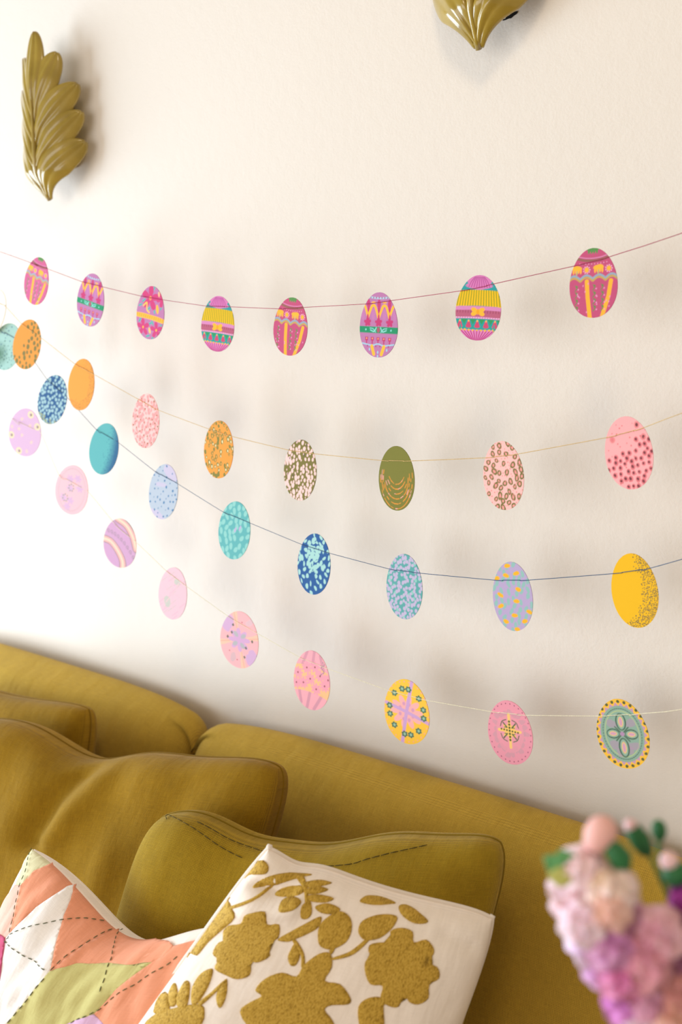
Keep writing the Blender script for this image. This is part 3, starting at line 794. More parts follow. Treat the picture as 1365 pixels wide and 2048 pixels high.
def d_ruffle(p):
    p.ell(0.0, 0.46, 0.205, 0.185, '#d77fba'); p.ell(0.0, 0.34, 0.215, 0.05, '#d77fba', 0, 0.1)
    for k in range(9):
        x = -0.16 + k * 0.04; p.curve([(x * 0.45, 0.47), (x * 0.8, 0.40), (x * 1.05, 0.315)], 0.012, '#b24f96')
    p.band(0.035, 0.275, '#f4c11e', -0.15)
    for k in range(17):
        x = -0.34 + k * 0.0425; p.seg([(x * 0.9, 0.27), (x, 0.03)], 0.013, '#7f9427')
    p.band(-0.165, 0.03, '#d88abf', -0.1); p.band(-0.135, -0.03, '#b9617f', -0.1)
    for k in range(16): p.seg([(-0.33 + k * 0.044, -0.045), (-0.33 + k * 0.044, -0.075)], 0.010, '#94405f')
    for k in range(18): p.ell(-0.34 + k * 0.04, -0.15, 0.008, 0.008, '#f3d2e6')
    for sg in (-1, 1):
        p.ell(sg * 0.06, -0.03, 0.050, 0.034, '#ffba38', sg * 0.4); p.ell(sg * 0.06, -0.085, 0.050, 0.034, '#ffba38', -sg * 0.4)
    p.ell(0, -0.058, 0.022, 0.045, '#f0a526')
    p.band(-0.34, -0.165, '#2aa09c', -0.05)
    for k in range(5):
        x = -0.28 + k * 0.14
        p.poly([(x + 0.02, -0.17), (x + 0.12, -0.17), (x + 0.07, -0.25)], '#349a5e')
        p.poly([(x - 0.045, -0.285), (x + 0.045, -0.285), (x + 0.012, -0.19), (x - 0.012, -0.19)], '#cf4a72'); p.ell(x, -0.285, 0.045, 0.022, '#cf4a72'); p.ell(x, -0.20, 0.014, 0.017, '#ffb35a')
    for k in range(9):
        x = -0.26 + k * 0.065; p.ell(x, -0.335 - 0.02 * math.cos(x * 5), 0.022, 0.026, '#f3b93e')
    p.on(0.5 - (p.Y + 0.345 + 0.015 * np.cos(p.X * 95)) / p.aa, '#dc86be')
    for k in range(11):
        x = -0.25 + k * 0.05; p.seg([(x * 0.35, -0.50), (x, -0.355)], 0.014, '#b93c80')
    for x in (-0.27, 0.27): p.ell(x, -0.3, 0.012, 0.05, '#2aa09c')

def d_b1(p):
    t = lambda x, y: x > -0.10 - (0.15 if y < -0.3 else 0) + (0.08 if 0.0 < y < 0.3 else 0)
    for x, y in p.scatter(34, 0.085, t):
        r = p.rs.uniform(0.026, 0.042); p.ell(x, y, r, r * 1.25, '#7d7742', 0.2, 0.12)
def d_b2(p): p.speck('#9b7038', 420, 0.012, 0.004, 0.007, test=lambda x, y: p.rs.random() < ((x + 0.12 - 0.25 * y * y * 0) * 1.6 - 0.02 if y > -0.36 else 0.9) and (x / 0.34) ** 2 + (y / 0.49) ** 2 > 0.42)
def d_b3(p):
    p.speck('#f29c9b', 95, 0.055, 0.022, 0.036, 1.4, wob=0.25); p.speck('#6d6134', 42, 0.075, 0.010, 0.015, 1.6)
def d_b4(p):
    for x, y in p.scatter(62, 0.062, lambda x, y: x < 0.12 or abs(y - 0.05) > 0.25 and p.rs.random() < 0.8 or (x > 0.2 and -0.05 < y < 0.3)):
        r = p.rs.uniform(0.022, 0.036); p.ell(x, y, r, r * 1.3, '#7f7c3a', 0.2, 0.18)
        if p.rs.random() < 0.72: p.ell(x + 0.004, y - 0.004, r * 0.45, r * 0.7, '#e6a04c' if p.rs.random() < 0.55 else '#f6dfae', 0.2, 0.2)
def d_b5(p):
    for x, y in p.scatter(110, 0.056):
        r = p.rs.uniform(0.010, 0.034) if p.rs.random() < 0.75 else p.rs.uniform(0.03, 0.042)
        p.ell(x, y, r * 0.85, r * 1.2, '#f4cdc8', p.rs.uniform(-0.4, 0.4), 0.12)
    for x, y in p.scatter(12, 0.12): p.ell(x, y, 0.010, 0.018, '#5a4a52', 0.3)
def d_b6(p):
    for row in range(6):
        f = 0.96 - row * 0.085
        n = 22
        for k in range(n):
            a = math.pi * (1.02 + 0.96 * (k + p.rs.random()) / n) if True else 0
            a = R(165) + R(210) * (k + p.rs.random() * 0.8) / n
            y = 0.49 * f * math.sin(a) + 0.0 + (0.035 * row if math.sin(a) < -0.5 else 0); x = 0.335 * f * math.cos(a)
            if p.rs.random() < 0.22: continue
            if row > 3 and math.sin(a) > -0.55: continue
            if row > 2 and math.sin(a) > 0.0: continue
            tx, ty = -0.335 * f * math.sin(a), 0.49 * f * math.cos(a); L = math.hypot(tx, ty); h = p.rs.uniform(0.016, 0.038)
            c = '#e0923a' if p.rs.random() < 0.72 else '#f0a69a'
            p.seg([(x - tx / L * h, y - ty / L * h), (x + tx / L * h, y + ty / L * h)], p.rs.uniform(0.010, 0.018), c)
def d_b7(p):
    for x, y in p.scatter(44, 0.088, wx=0.33):
        r = p.rs.uniform(0.030, 0.044); e = p.rs.uniform(1.0, 1.6); a = p.rs.uniform(-0.8, 0.8)
        p.ell(x, y, r, r * e, '#7b7440', a, 0.15); p.ell(x, y, r * 0.45, r * e * 0.5, '#ee9d97', a, 0.15)
    p.speck('#e2827c', 130, 0.035, 0.005, 0.010)
def d_b8(p):
    for x, y in p.scatter(60, 0.072, lambda x, y: y < 0.26 * x + 0.02 + (0.12 if x > 0.12 else 0) and y > -0.47 + 0.9 * max(0, -x - 0.05)):
        r = p.rs.uniform(0.028, 0.038); p.ell(x, y, r, r * 1.15, '#e57f86', 0, 0.1); p.ell(x - 0.004, y + 0.004, r * 0.5, r * 0.62, '#7d4148', 0.4, 0.1)
    for x, y in ((0.17, 0.37), (0.25, 0.2), (-0.22, 0.2)): p.ell(x, y, 0.04, 0.046, '#ea8d90', 0, 0.1); p.ell(x, y, 0.02, 0.025, '#7d4148' if x > 0 else '#e57f86')
    p.speck('#e2787c', 40, 0.05, 0.006, 0.012)
def d_b0(p): p.on((p.X / 0.33) ** 2 + (p.Y / 0.49) ** 2 - 0.75, '#d6b98a')
def d_c1(p):
    p.on(np.clip(0.9 - np.hypot((p.X + 0.12) / 0.30, (p.Y + 0.22) / 0.34), 0, 1) * 1.1, '#4e7a60')
    p.speck('#335f52', 60, 0.04, 0.006, 0.014, 1.6, test=lambda x, y: y < 0.1); p.speck('#2e6288', 26, 0.07, 0.008, 0.013, 1.5)
def d_c2(p):
    p.speck('#a3c9d2', 90, 0.062, 0.024, 0.035, 1.25, wob=0.15); p.speck('#98a58a', 10, 0.06, 0.026, 0.034, test=lambda x, y: y < -0.36)
def d_c3(p):
    g = np.clip(((p.X / 0.34) * 0.85 + (p.X / 0.34) ** 2 * 0.3 + (p.Y / 0.5) ** 2 * 0.25 - 0.30) * 1.5, 0, 1); p.on(g, '#2f5f8f', 0.9)
    p.speck('#2f5f8f', 160, 0.016, 0.004, 0.007, test=lambda x, y: (x / 0.34) + p.rs.uniform(-0.3, 0.3) > 0.25)
def d_c4(p):
    p.ell(0.1, 0.42, 0.2, 0.15, '#c9bdd6', 0, 0.2, 0.8); p.ell(-0.05, -0.5, 0.3, 0.12, '#c9bdd6', 0, 0.2, 0.8); p.ell(-0.1, 0.1, 0.14, 0.04, '#c9bdd6', 0.3, 0.2, 0.7)
    p.speck('#3f77a6', 44, 0.075, 0.008, 0.019, 1.6)
def d_c5(p):
    for x, y in p.scatter(44, 0.100): p.ell(x, y, 0.036, 0.058, '#92cfc8', p.rs.uniform(-0.7, 0.7), 0.1, 0.9)
    for x, y in ((0.12, 0.08), (0.02, 0.02)): p.ell(x, y, 0.02, 0.05, '#b9b0d2', -0.3)
def d_c6(p):
    for k in range(34):
        y = p.rs.uniform(-0.12, 0.42); x = p.rs.gauss(0, 0.09) - 0.02; p.ell(x, y, p.rs.uniform(0.03, 0.045), p.rs.uniform(0.03, 0.06), '#a6d4cf', p.rs.uniform(-0.6, 0.6), 0.15)
    for x, y in p.scatter(46, 0.08):
        a = p.rs.uniform(-1, 1); p.ell(x, y, 0.016 + p.rs.random() * 0.018, 0.042, '#a6d4cf', a, 0.2)
    for k in range(16):
        x, y = p.rs.uniform(-0.2, 0.2), p.rs.uniform(-0.1, 0.4); p.ell(x, y, 0.008, 0.02, '#2b5a94', p.rs.uniform(-1, 1))
def d_c7(p):
    p.speck('#8cc7bd', 26, 0.08, 0.022, 0.034, 1.3); p.speck('#c0b4d2', 120, 0.050, 0.022, 0.031, 1.2, wob=0.15)
def d_c8(p):
    for x, y in p.scatter(46, 0.085): p.ell(x, y, 0.030, 0.050, '#8ec0b6', p.rs.uniform(-0.6, 0.6), 0.2, 0.9)
    for x, y, a in ((-0.07, 0.44, 0.2), (0.09, 0.34, 0.2), (-0.1, 0.30, -0.1), (-0.27, 0.25, 0.1), (0.11, 0.11, -0.2), (-0.22, 0.01, -0.4), (0.07, -0.06, -0.1), (-0.22, -0.15, 0.3), (0.29, -0.2, -0.2), (0.02, -0.27, 0.1), (0.2, -0.34, 0.2), (-0.14, -0.37, -0.3), (0.06, -0.47, 0)):
        p.ell(x, y, 0.055, 0.030, '#f8b52c', a, 0.15)
def d_c9(p):
    p.speck('#4d5350', 320, 0.019, 0.006, 0.010, test=lambda x, y: (x / 0.33) + (y < -0.3) * 0.8 * (-0.3 - y) * 6 + (0.25 if y > 0.25 else 0) + p.rs.uniform(-0.2, 0.2) > 0.52 - (0.25 if y < -0.2 else 0))
def d_d1(p):
    for x, y in ((0.05, 0.40), (0.24, 0.22), (-0.28, -0.17), (-0.05, -0.42)): p.ring(x, y, 0.05, 0.055, 0.03, '#f2e2b4'); p.ell(x + 0.01, y, 0.022, 0.028, '#94906a')
    for x, y in ((-0.12, 0.24), (0.08, 0.18), (-0.3, 0.0), (-0.05, -0.08), (0.18, -0.14), (0.12, -0.36), (-0.14, 0.02)): p.ell(x, y, 0.034, 0.026, '#f3cfc4', p.rs.uniform(0, 2), 0.2)
def d_d2(p):
    p.ring(0.0, 0.0, 0.29, 0.43, 0.012, '#c9b7c0')
    for x, y in ((-0.08, 0.2), (0.08, 0.27), (-0.04, 0.02), (0.02, -0.22), (-0.14, -0.22), (-0.02, -0.36), (0.16, 0.1)):
        p.flower(x, y, 0.085, 6, '#dab6d6', 0.3, 0.5)
    for cx, cy in ((-0.02, 0.04), (-0.10, -0.21)):
        for k in range(7): p.ell(cx + 0.055 * math.cos(k * 0.9), cy + 0.07 * math.sin(k * 0.9), 0.014, 0.017, '#9aa08c')
def d_d3(p):
    for off, c, wd in ((0.0, '#8f8a86', 0.15), (0.0, '#f5b4b4', 0.12), (0.0, '#f7d8bf', 0.05)):
        p.curve([(-0.12, 0.48), (0.10, 0.40), (0.26, 0.22), (0.36, 0.0)], wd, c); p.curve([(-0.40, -0.02), (-0.2, -0.03), (-0.02, -0.17), (0.10, -0.34), (0.13, -0.52)], wd, c)
    for k in range(9):
        t = k / 8; x, y = -0.28 + 0.6 * t, 0.18 - 0.36 * t * t; p.ring(x, y, 0.022, 0.026, 0.012, '#a58d9e'); p.ell(x + 0.02, y - 0.04, 0.01, 0.01, '#a58d9e')
def d_d4(p):
    for k in range(26):
        x, y = p.rs.uniform(-0.3, 0.3), p.rs.uniform(-0.45, 0.45); p.seg([(x - 0.06, y - 0.07), (x + 0.06, y + 0.07)], 0.012, '#bdb8b4' if k % 2 else '#e9a9bd', 0.8)
    p.ell(0.06, 0.25, 0.08, 0.06, '#b9c1b4', 0.4, 0.2, 0.8); p.ell(-0.1, -0.2, 0.09, 0.1, '#b9c1b4', 0.4, 0.2, 0.8)
    for k in range(6): p.seg([(0.0, 0.0), (0.2 * math.cos(k), 0.3 * math.sin(k))], 0.012, '#efb9c2')
def d_d5(p):
    for x, y in ((-0.27, 0.18), (0.28, -0.2), (-0.22, 0.26), (0.25, -0.28)): p.ell(x, y, 0.09, 0.11, '#d3acd0', 0, 0.2)
    for k in range(4):
        a = 0.35 + k * math.pi / 2
        p.poly([(0, 0), (0.40 * math.cos(a - 0.12), 0.5 * math.sin(a - 0.12)), (0.40 * math.cos(a + 0.12), 0.5 * math.sin(a + 0.12))], '#f7c3ab'); p.seg([(0, 0), (0.45 * math.cos(a), 0.5 * math.sin(a))], 0.010, '#e0a08f')
    p.flower(0, 0.0, 0.21, 8, '#d4a8cf', 0.2, 0.5)
    for k in range(4): p.ell(0.10 * math.cos(k * 1.57 + 0.8), 0.12 * math.sin(k * 1.57 + 0.8), 0.036, 0.056, '#b6b4b8', k * 1.57 - 0.8)
    for x, y in ((-0.14, 0.22), (-0.15, 0.08), (-0.22, -0.02), (0.24, 0.05), (0.14, -0.10), (0.13, -0.27)):
        p.poly([(x - 0.024, y), (x, y + 0.036), (x + 0.024, y), (x, y - 0.03)], '#6f7064')
    for x, y in ((0.02, 0.32), (-0.16, -0.25), (0.0, -0.36)): p.ell(x, y, 0.012, 0.012, '#b76a72')
    p.ell(0.16, 0.36, 0.08, 0.05, '#d9bcc4', 0.8, 0.2, 0.8); p.ell(-0.08, -0.34, 0.05, 0.10, '#cfb3b8', -0.2, 0.2, 0.8)
def d_d6(p):
    for x0, x1 in ((-0.16, -0.22), (0.02, 0.0), (0.18, 0.26), (-0.32, -0.24), (0.0, -0.06), (0.28, 0.16)):
        pass
    for a, b in (((-0.12, 0.46), (-0.2, 0.22)), ((0.02, 0.5), (0.0, 0.26)), ((0.14, 0.44), (0.24, 0.18)), ((-0.25, -0.15), (-0.18, -0.42)), ((-0.02, -0.22), (-0.06, -0.49)), ((0.22, -0.2), (0.08, -0.47))): p.seg([a, b], 0.055, '#c98e9f', 0.75)
    p.band(-0.2, 0.24, '#f6c27a', -0.4, 0.8)
    for x, y in ((-0.11, 0.19), (-0.28, 0.06), (-0.03, 0.02), (0.16, 0.12), (-0.16, -0.08), (0.10, -0.12), (0.26, -0.02), (0.32, 0.1), (0.05, 0.24), (-0.3, -0.12)):
        p.flower(x, y, 0.105, 9, '#ee9fae', 0.2, 0.45); p.ell(x, y, 0.014, 0.016, '#8d4a4c')
    for k in range(12): p.ell(0.2 + 0.03 * math.sin(k), 0.36 - k * 0.02, 0.008, 0.01, '#7d7580')
def d_d7(p):
    p.flower(0, 0.0, 0.26, 10, '#f6b1ad', 0.1, 0.45)
    for k in range(8): p.ell(0.11 * math.cos(k * 0.785 + 0.4), 0.13 * math.sin(k * 0.785 + 0.4), 0.024, 0.030, '#d89ab8')
    p.seg([(0.09, 0.52), (0.0, 0.0), (-0.07, -0.52)], 0.052, '#cda2cf'); p.seg([(-0.42, 0.10), (0.0, 0.0), (0.42, -0.12)], 0.052, '#cda2cf')
    for k in range(12):
        a = R(78 + k * 30 + (6 if k % 3 == 0 else -3)); x, y = 0.275 * math.cos(a), 0.355 * math.sin(a)
        p.flower(x, y, 0.052, 6, '#55765f', k, 0.3); p.ell(x, y, 0.020, 0.022, '#9dbfa4')
    for k in range(30):
        a = k * 0.21; p.ell(0.35 * math.cos(a), 0.465 * math.sin(a), 0.010, 0.012, '#f5a89a')
def d_d8(p):
    for k in range(22):
        a = k * 0.6; r = p.rs.uniform(0.6, 0.85); p.ell(0.33 * r * math.cos(a), 0.45 * r * math.sin(a), 0.05, 0.04, '#c79aa4', a, 0.3, 0.6)
    p.ell(0.0, -0.02, 0.23, 0.28, '#eb9aa8', 0, 0.1, 0.7)
    for a in (0, 90, 180, 270): p.seg([(0, 0.03), (0.17 * math.cos(R(a)), 0.03 + 0.26 * math.sin(R(a)))], 0.045, '#f8cc72', 0.9)
    p.flower(0, 0.03, 0.13, 8, '#f7c56c', 0.0, 0.4)
    for k in range(-3, 4):
        p.ell(0, 0.03 + k * 0.048, 0.017, 0.018, '#4e5a34'); 
        if abs(k) < 4: p.ell(k * 0.044, 0.03 - k * 0.005, 0.014, 0.015, '#4e5a34')
    for sx in (-1, 1):
        for sy in (-1, 1):
            p.seg([(sx * 0.04, 0.03 + sy * 0.05), (sx * 0.10, 0.03 + sy * 0.12)], 0.020, '#56684a'); p.curve([(sx * 0.05, 0.03 + sy * 0.17), (sx * 0.115, 0.03 + sy * 0.135), (sx * 0.145, 0.03 + sy * 0.06)], 0.014, '#56684a')
            p.seg([(sx * 0.04, 0.03 + sy * 0.05), (sx * 0.08, 0.03 + sy * 0.05)], 0.014, '#56684a')
    for k in range(30):
        a = k * 0.2094; p.ell(0.335 * math.cos(a), 0.455 * math.sin(a), 0.009, 0.010, '#9a5068')
def d_d9(p):
    for k in range(26):
        a = 2 * math.pi * k / 26; ca, sa = math.cos(a), math.sin(a); x, y = 0.30 * ca, 0.405 * sa
        p.poly([(x * 1.14, y * 1.13), (0.30 * math.cos(a - 0.12), 0.405 * math.sin(a - 0.12)), (0.30 * math.cos(a + 0.12), 0.405 * math.sin(a + 0.12))], '#c79ab4')
        a2 = a + 0.12; p.ell(0.352 * math.cos(a2), 0.465 * math.sin(a2), 0.021, 0.022, '#5d6240', 0, 0.1)
    p.ell(0, 0, 0.30, 0.405, '#8fae9c'); p.ring(0, 0, 0.235, 0.33, 0.010, '#b9c78e')
    for k in range(56):
        a = k * 0.1122; p.ell(0.265 * math.cos(a), 0.365 * math.sin(a), 0.006, 0.014, '#55705c', a)
    for x, y in ((-0.13, 0.14), (0.13, 0.16), (-0.13, -0.16), (0.14, -0.17), (0.06, -0.24), (-0.05, -0.26)): p.ell(x, y, 0.07, 0.06, '#b493ae', 0, 0.3, 0.6)
    for a, L in ((90, 0.30), (-90, 0.34), (0, 0.22), (180, 0.22)):
        ca, sa = math.cos(R(a)), math.sin(R(a)); m = L * 0.58; l2 = L * 0.40
        p.ell(m * ca, m * sa, l2 * 1.04, 0.074, '#4c6a56', R(a)); p.ell(m * ca, m * sa, l2 * 0.90, 0.054, '#93b3a0', R(a)); p.ell(m * ca, m * sa, l2 * 0.62, 0.034, '#f2c77c', R(a)); p.ell(m * ca, m * sa, l2 * 0.50, 0.022, '#d4a0bb', R(a))
    for a in (45, 135, 225, 315): p.seg([(0.02 * math.cos(R(a)), 0.02 * math.sin(R(a))), (0.13 * math.cos(R(a)), 0.14 * math.sin(R(a)))], 0.018, '#54705c')
    p.ell(0, 0, 0.030, 0.032, '#b58fb2')

k_ = NT('printed_card', 0.75, 0.25)
a_ = k_.n('ShaderNodeAttribute'); a_.attribute_name = 'print'
k_.l(a_.outputs['Color'], k_.b.inputs['Base Color'])
k_.l(k_.bump(k_.noise(k_.coord('Object'), 900, 2), 0.15, 0.0004), k_.b.inputs['Normal'])
M_CARD = k_.m

def egg(label, top, bot, Y, ratio, base, design, group, yaw=0.0, asym=0.10, res=1.0, thick=0.0012):
    T, B = at(*top, Y), at(*bot, Y); c = (T + B) / 2; H = float(np.linalg.norm(T - B)); W = H * ratio
    al = math.atan2(T[0] - B[0], T[2] - B[2])
    ns, nt = int(78 * res), int(112 * res)
    X = []; Yv = []; V = []; F = []
    for j in range(nt + 1):
        t = -math.cos(math.pi * j / nt)
        t = 0.35 * t + 0.65 * (-1 + 2 * j / nt) if 0 < j < nt else t
        hw = egg_half(t, asym)
        for i in range(ns + 1):
            q = -1 + 2 * i / ns; x = q * hw * W / 2
            V.append((x, -thick / 2, t * H / 2)); X.append(q * hw * 0.36); Yv.append(t * 0.5)
    X, Yv = np.array(X), np.array(Yv)
    p = Paint(X, Yv, base); p.rs = random.Random(hash(label) % 1000 if False else sum(map(ord, label)))
    design(p)
    nf = len(V)
    for j in range(nt):
        for i in range(ns):
            k = j * (ns + 1) + i; F.append((k, k + 1, k + ns + 2, k + ns + 1))
    rim = [j * (ns + 1) + ns for j in range(nt + 1)] + [j * (ns + 1) for j in range(nt - 1, 0, -1)]
    for k in rim: V.append((V[k][0], thick / 2, V[k][2]))
    n = len(rim)
    for a in range(n):
        b = (a + 1) % n; F.append((rim[a], nf + a, nf + b, rim[b]))
    F.append(tuple(nf + a for a in range(n)))
    o = mesh('paper_egg', V, F, M_CARD, smooth=False)
    me = o.data; at_ = me.attributes.new('print', 'FLOAT_COLOR', 'POINT')
    cc = np.ones((len(V), 4)); cc[:nf, :3] = np.clip(p.C, 0, 1); cc[nf:, :3] = np.clip(p.C[rim], 0, 1) * 1.0
    at_.data.foreach_set('color', cc.ravel())
    o.location = c; o.rotation_euler = (0, al, R(yaw))
    tag(o, label, 'paper egg', group)
    M = Matrix.Translation(Vector(c)) @ Matrix.Rotation(R(yaw), 4, 'Z') @ Matrix.Rotation(al, 4, 'Y')
    return dict(M=M, W=W, H=H, asym=asym, Y=Y, thick=thick)

GA, GB, GC, GD = 'eggs on the pink thread', 'eggs on the tan thread', 'eggs on the blue thread', 'eggs on the cream thread'
P1, MV = '#c2527a', '#b878a8'
ROWS = {
 'A': (-0.150, 0.71, 0.10, GA, [
  ('small pink striped egg with wavy garland print, leftmost on the pink thread', (81.7, 515.5), (65.3, 608), '#cc6190', d_canopy, 4, (62, 525, 96.6, 539), 0.69),
  ('mauve egg with yellow arches, second from left on the pink thread', (188, 547.6), (175.6, 652), MV, d_arches, 3, (169, 564.6, 205.5, 574), 0.70),
  ('mauve egg with large crimson blossoms and a yellow middle band', (307, 572.5), (296, 678), MV, d_flowers, 2, (284.7, 592.5, 326.8, 600), 0.70),
  ('teal and yellow ruffled egg with bow, left of the two on the pink thread', (439, 592), (433, 703), '#2f9ea3', d_ruffle, 6, (414.7, 612, 466.5, 614.7), 0.73),
  ('pink striped egg with wavy garland print at the lowest sag of the thread', (586.6, 595), (576.6, 711), P1, d_canopy, 2, (559, 617.7, 610, 615.5), 0.72),
  ('mauve egg with yellow arches between ruffled egg and striped egg', (760, 584.5), (756, 715), MV, d_arches, 0, (730, 608, 788, 601.6), 0.70),
  ('teal and yellow ruffled egg with bow, right of the two on the pink thread', (961, 550), (953.5, 681), '#2f9ea3', d_ruffle, 4, (926, 582, 991, 568), 0.76),
  ('large pink striped egg with wavy garland print, rightmost on the pink thread', (1187, 496), (1188, 635.7), P1, d_canopy, 0, (1154, 532, 1222, 513.8), 0.73)]),
 'B': (-0.156, 0.65, 0.05, GB, [
  ('pale cream egg with tan rim, cut off by the left edge', (2, 582), (-30, 668), '#f1efe8', d_b0, 5, (-28, 588, 16, 620), 0.62),
  ('orange egg with olive spots overlapping a teal egg', (65, 641), (43.6, 735.7), '#e8983f', d_b1, 8, (46, 648, 77, 674), 0.67),
  ('plain orange egg with fine brown stippling down one side', (172, 719), (154, 818.6), '#ea9a3c', d_b2, 3, (150, 727, 190, 750), 0.66),
  ('pale pink egg crowded with salmon blotches and small olive specks', (297.6, 788), (286, 895), '#f9c3bf', d_b3, 2, (279, 798.7, 319, 821), 0.65),
  ('orange egg with olive and cream ringed spots', (443, 841.6), (432.5, 956), '#e9993f', d_b4, 0, (419, 858, 465.7, 873), 0.65),
  ('olive green egg covered in pale pink pebbles', (606, 879.6), (596, 1000.5), '#7a7238', d_b5, 0, (578.5, 900, 630, 907.6), 0.65),
  ('olive green egg with orange brush strokes curving round its lower half', (794.4, 892), (793, 1021), '#7b7a35', d_b6, 0, (763, 920.6, 825.5, 922), 0.64),
  ('pale pink egg with olive green pebble rings', (1003.6, 882), (1011, 1020), '#f7bfba', d_b7, 0, (971, 915.5, 1036, 908), 0.64),
  ('pink egg with dark centred salmon dots, rightmost on the tan thread', (1249.5, 832.8), (1267, 978.8), '#f8b0b3', d_b8, 0, (1212, 875.4, 1282, 856), 0.66)]),
 'C': (-0.146, 0.64, 0.05, GC, [
  ('pale teal egg with dark green smudge, half out of the left edge', (24.6, 649), (2, 737), '#a5d0ca', d_c1, 12, (-22, 640, 30, 678), 0.68),
  ('navy egg with pale blue pebbles hanging beside the lilac egg', (117, 752.6), (93.4, 844.8), '#315f92', d_c2, 10, (95, 757.5, 131, 795), 0.66),
  ('plain teal egg shaded navy along its right side', (218.7, 848.5), (198, 946.4), '#62b5b9', d_c3, 8, (199, 861, 233, 884.6), 0.65),
  ('grey lavender egg with scattered blue specks', (338, 930), (317, 1036), '#b4c0cf', d_c4, 2, (314, 943.8, 353, 966), 0.64),
  ('teal egg with pale aqua petal blotches', (477.7, 1004), (461, 1117), '#62b0b2', d_c5, 2, (449.5, 1024, 498, 1045), 0.65),
  ('deep blue egg with mint leaf shaped flecks', (634.8, 1067.7), (622.5, 1188), '#2d5c98', d_c6, 0, (603, 1088, 658.5, 1105.5), 0.63),
  ('teal egg densely dotted with pale lilac', (810.8, 1108), (808, 1238), '#5ea5a4', d_c7, 0, (777, 1137, 841, 1146), 0.62),
  ('lavender egg with teal smudges and yellow blotches', (1022.5, 1123.5), (1029.7, 1262), '#b8a6cc', d_c8, 0, (986.7, 1159.6, 1060, 1160), 0.61),
  ('bright yellow egg with dark dots down its right side', (1262, 1106.7), (1277.8, 1255.5), '#f3bd1f', d_c9, 0, (1226.4, 1147, 1302.7, 1136), 0.62)]),
 'D': (-0.136, 0.74, 0.07, GD, [
  ('pale lilac egg with cream eye spots, leftmost on the cream thread', (57, 818.6), (43.6, 910), '#dcb9da', d_d1, 12, (32, 838, 80, 868), 0.80),
  ('pale pink egg with faint lilac flowers and grey dot rings', (152.5, 933), (135.6, 1025.5), '#f5c3cd', d_d2, 10, (124, 950, 172, 984), 0.78),
  ('lilac egg crossed by two curved pink bands', (245, 1038.6), (235.7, 1133.4), '#d2a6cc', d_d3, 8, (226.6, 1041, 270, 1085), 0.80),
  ('faded pink egg with grey hatching, above the sofa back', (354.7, 1136.7), (337.8, 1236), '#e6bcc6', d_d4, 0, (338, 1144, 372, 1171), 0.68),
  ('pink egg with lilac star at its centre and small dark diamonds', (484.5, 1224), (474, 1334), '#f6b4b8', d_d5, 3, (454, 1230, 512.4, 1266), 0.79),
  ('pink egg with pink daisies on a yellow band', (627.7, 1302), (620.6, 1418.5), '#f2a8b2', d_d6, 0, (600, 1314, 657, 1337), 0.71),
  ('yellow egg with mauve cross and green blossoms', (814, 1359), (814, 1487), '#fbc441', d_d7, 0, (777, 1380, 854, 1400), 0.77),
  ('rose pink egg with green dotted cross on yellow', (1016, 1401), (1025.6, 1528.6), '#e998a8', d_d8, 0, (983.6, 1422.7, 1056.7, 1430.5), 0.73),
  ('green egg with yellow dotted border and four petal flower', (1235.8, 1397.8), (1256, 1537), '#f8c13f', d_d9, 0, (1195, 1431.4, 1278, 1427), 0.74)]),
}
ENDS = {'A': ((-90, 452), (1460, 432)), 'B': ((-110, 520), (1470, 790)), 'C': ((-110, 560), (1470, 1088)), 'D': ((-110, 700), (1470, 1398))}
THREAD = {'A': ('#a83a5c', 'deep pink sewing thread carrying the top row of eggs', 0.00042), 'B': ('#d3b478', 'tan thread carrying the second row of eggs', 0.00042),
          'C': ('#4a6484', 'dark blue thread carrying the third row of eggs', 0.00045), 'D': ('#ece2c4', 'pale cream thread carrying the lowest row of eggs', 0.00042)}
for key, (Y, ratio, asym, grp, eggs) in ROWS.items():
    e0 = at(*ENDS[key][0], Y); e1 = at(*ENDS[key][1], Y)
    pts = [np.array([e0[0] - 0.26, -0.0008, e0[2] + 0.16]), e0]
    for (lab, top, bot, base, des, yaw, st, rt) in eggs:
        e = egg(lab, top, bot, Y, rt, base, des, grp, yaw, asym, 0.75 if top[0] < 350 else 1.0)
        Mi = e['M'].inverted()
        hl, hr = (Mi @ Vector(at(st[0], st[1], Y))).z, (Mi @ Vector(at(st[2], st[3], Y))).z
        f = -e['thick'] / 2 - 0.0006
        for s_, h in ((-1, hl), (-0.5, hl * 0.75 + hr * 0.25), (0, (hl + hr) / 2), (0.5, hr * 0.75 + hl * 0.25), (1, hr)):
            hw = egg_half(min(max(2 * h / e['H'], -0.95), 0.95), asym) * e['W'] / 2
            wv = (0.0 if abs(s_) != 0.5 else 0.0002)
            pts.append(np.array(e['M'] @ Vector((s_ * hw * 1.01, f + wv, h))))
    pts += [e1, np.array([e1[0] + 0.34, -0.0008, e1[2] + 0.14])]
    # gentle extra sag between eggs
    full = spline(pts, 4)
    colr, lab, rad = THREAD[key]
    th = tube('garland_thread', full, rad, plain('thread_' + key, colr, 0.9, var=0.25, scale=900), None, 6)
    tag(th, lab, 'thread')

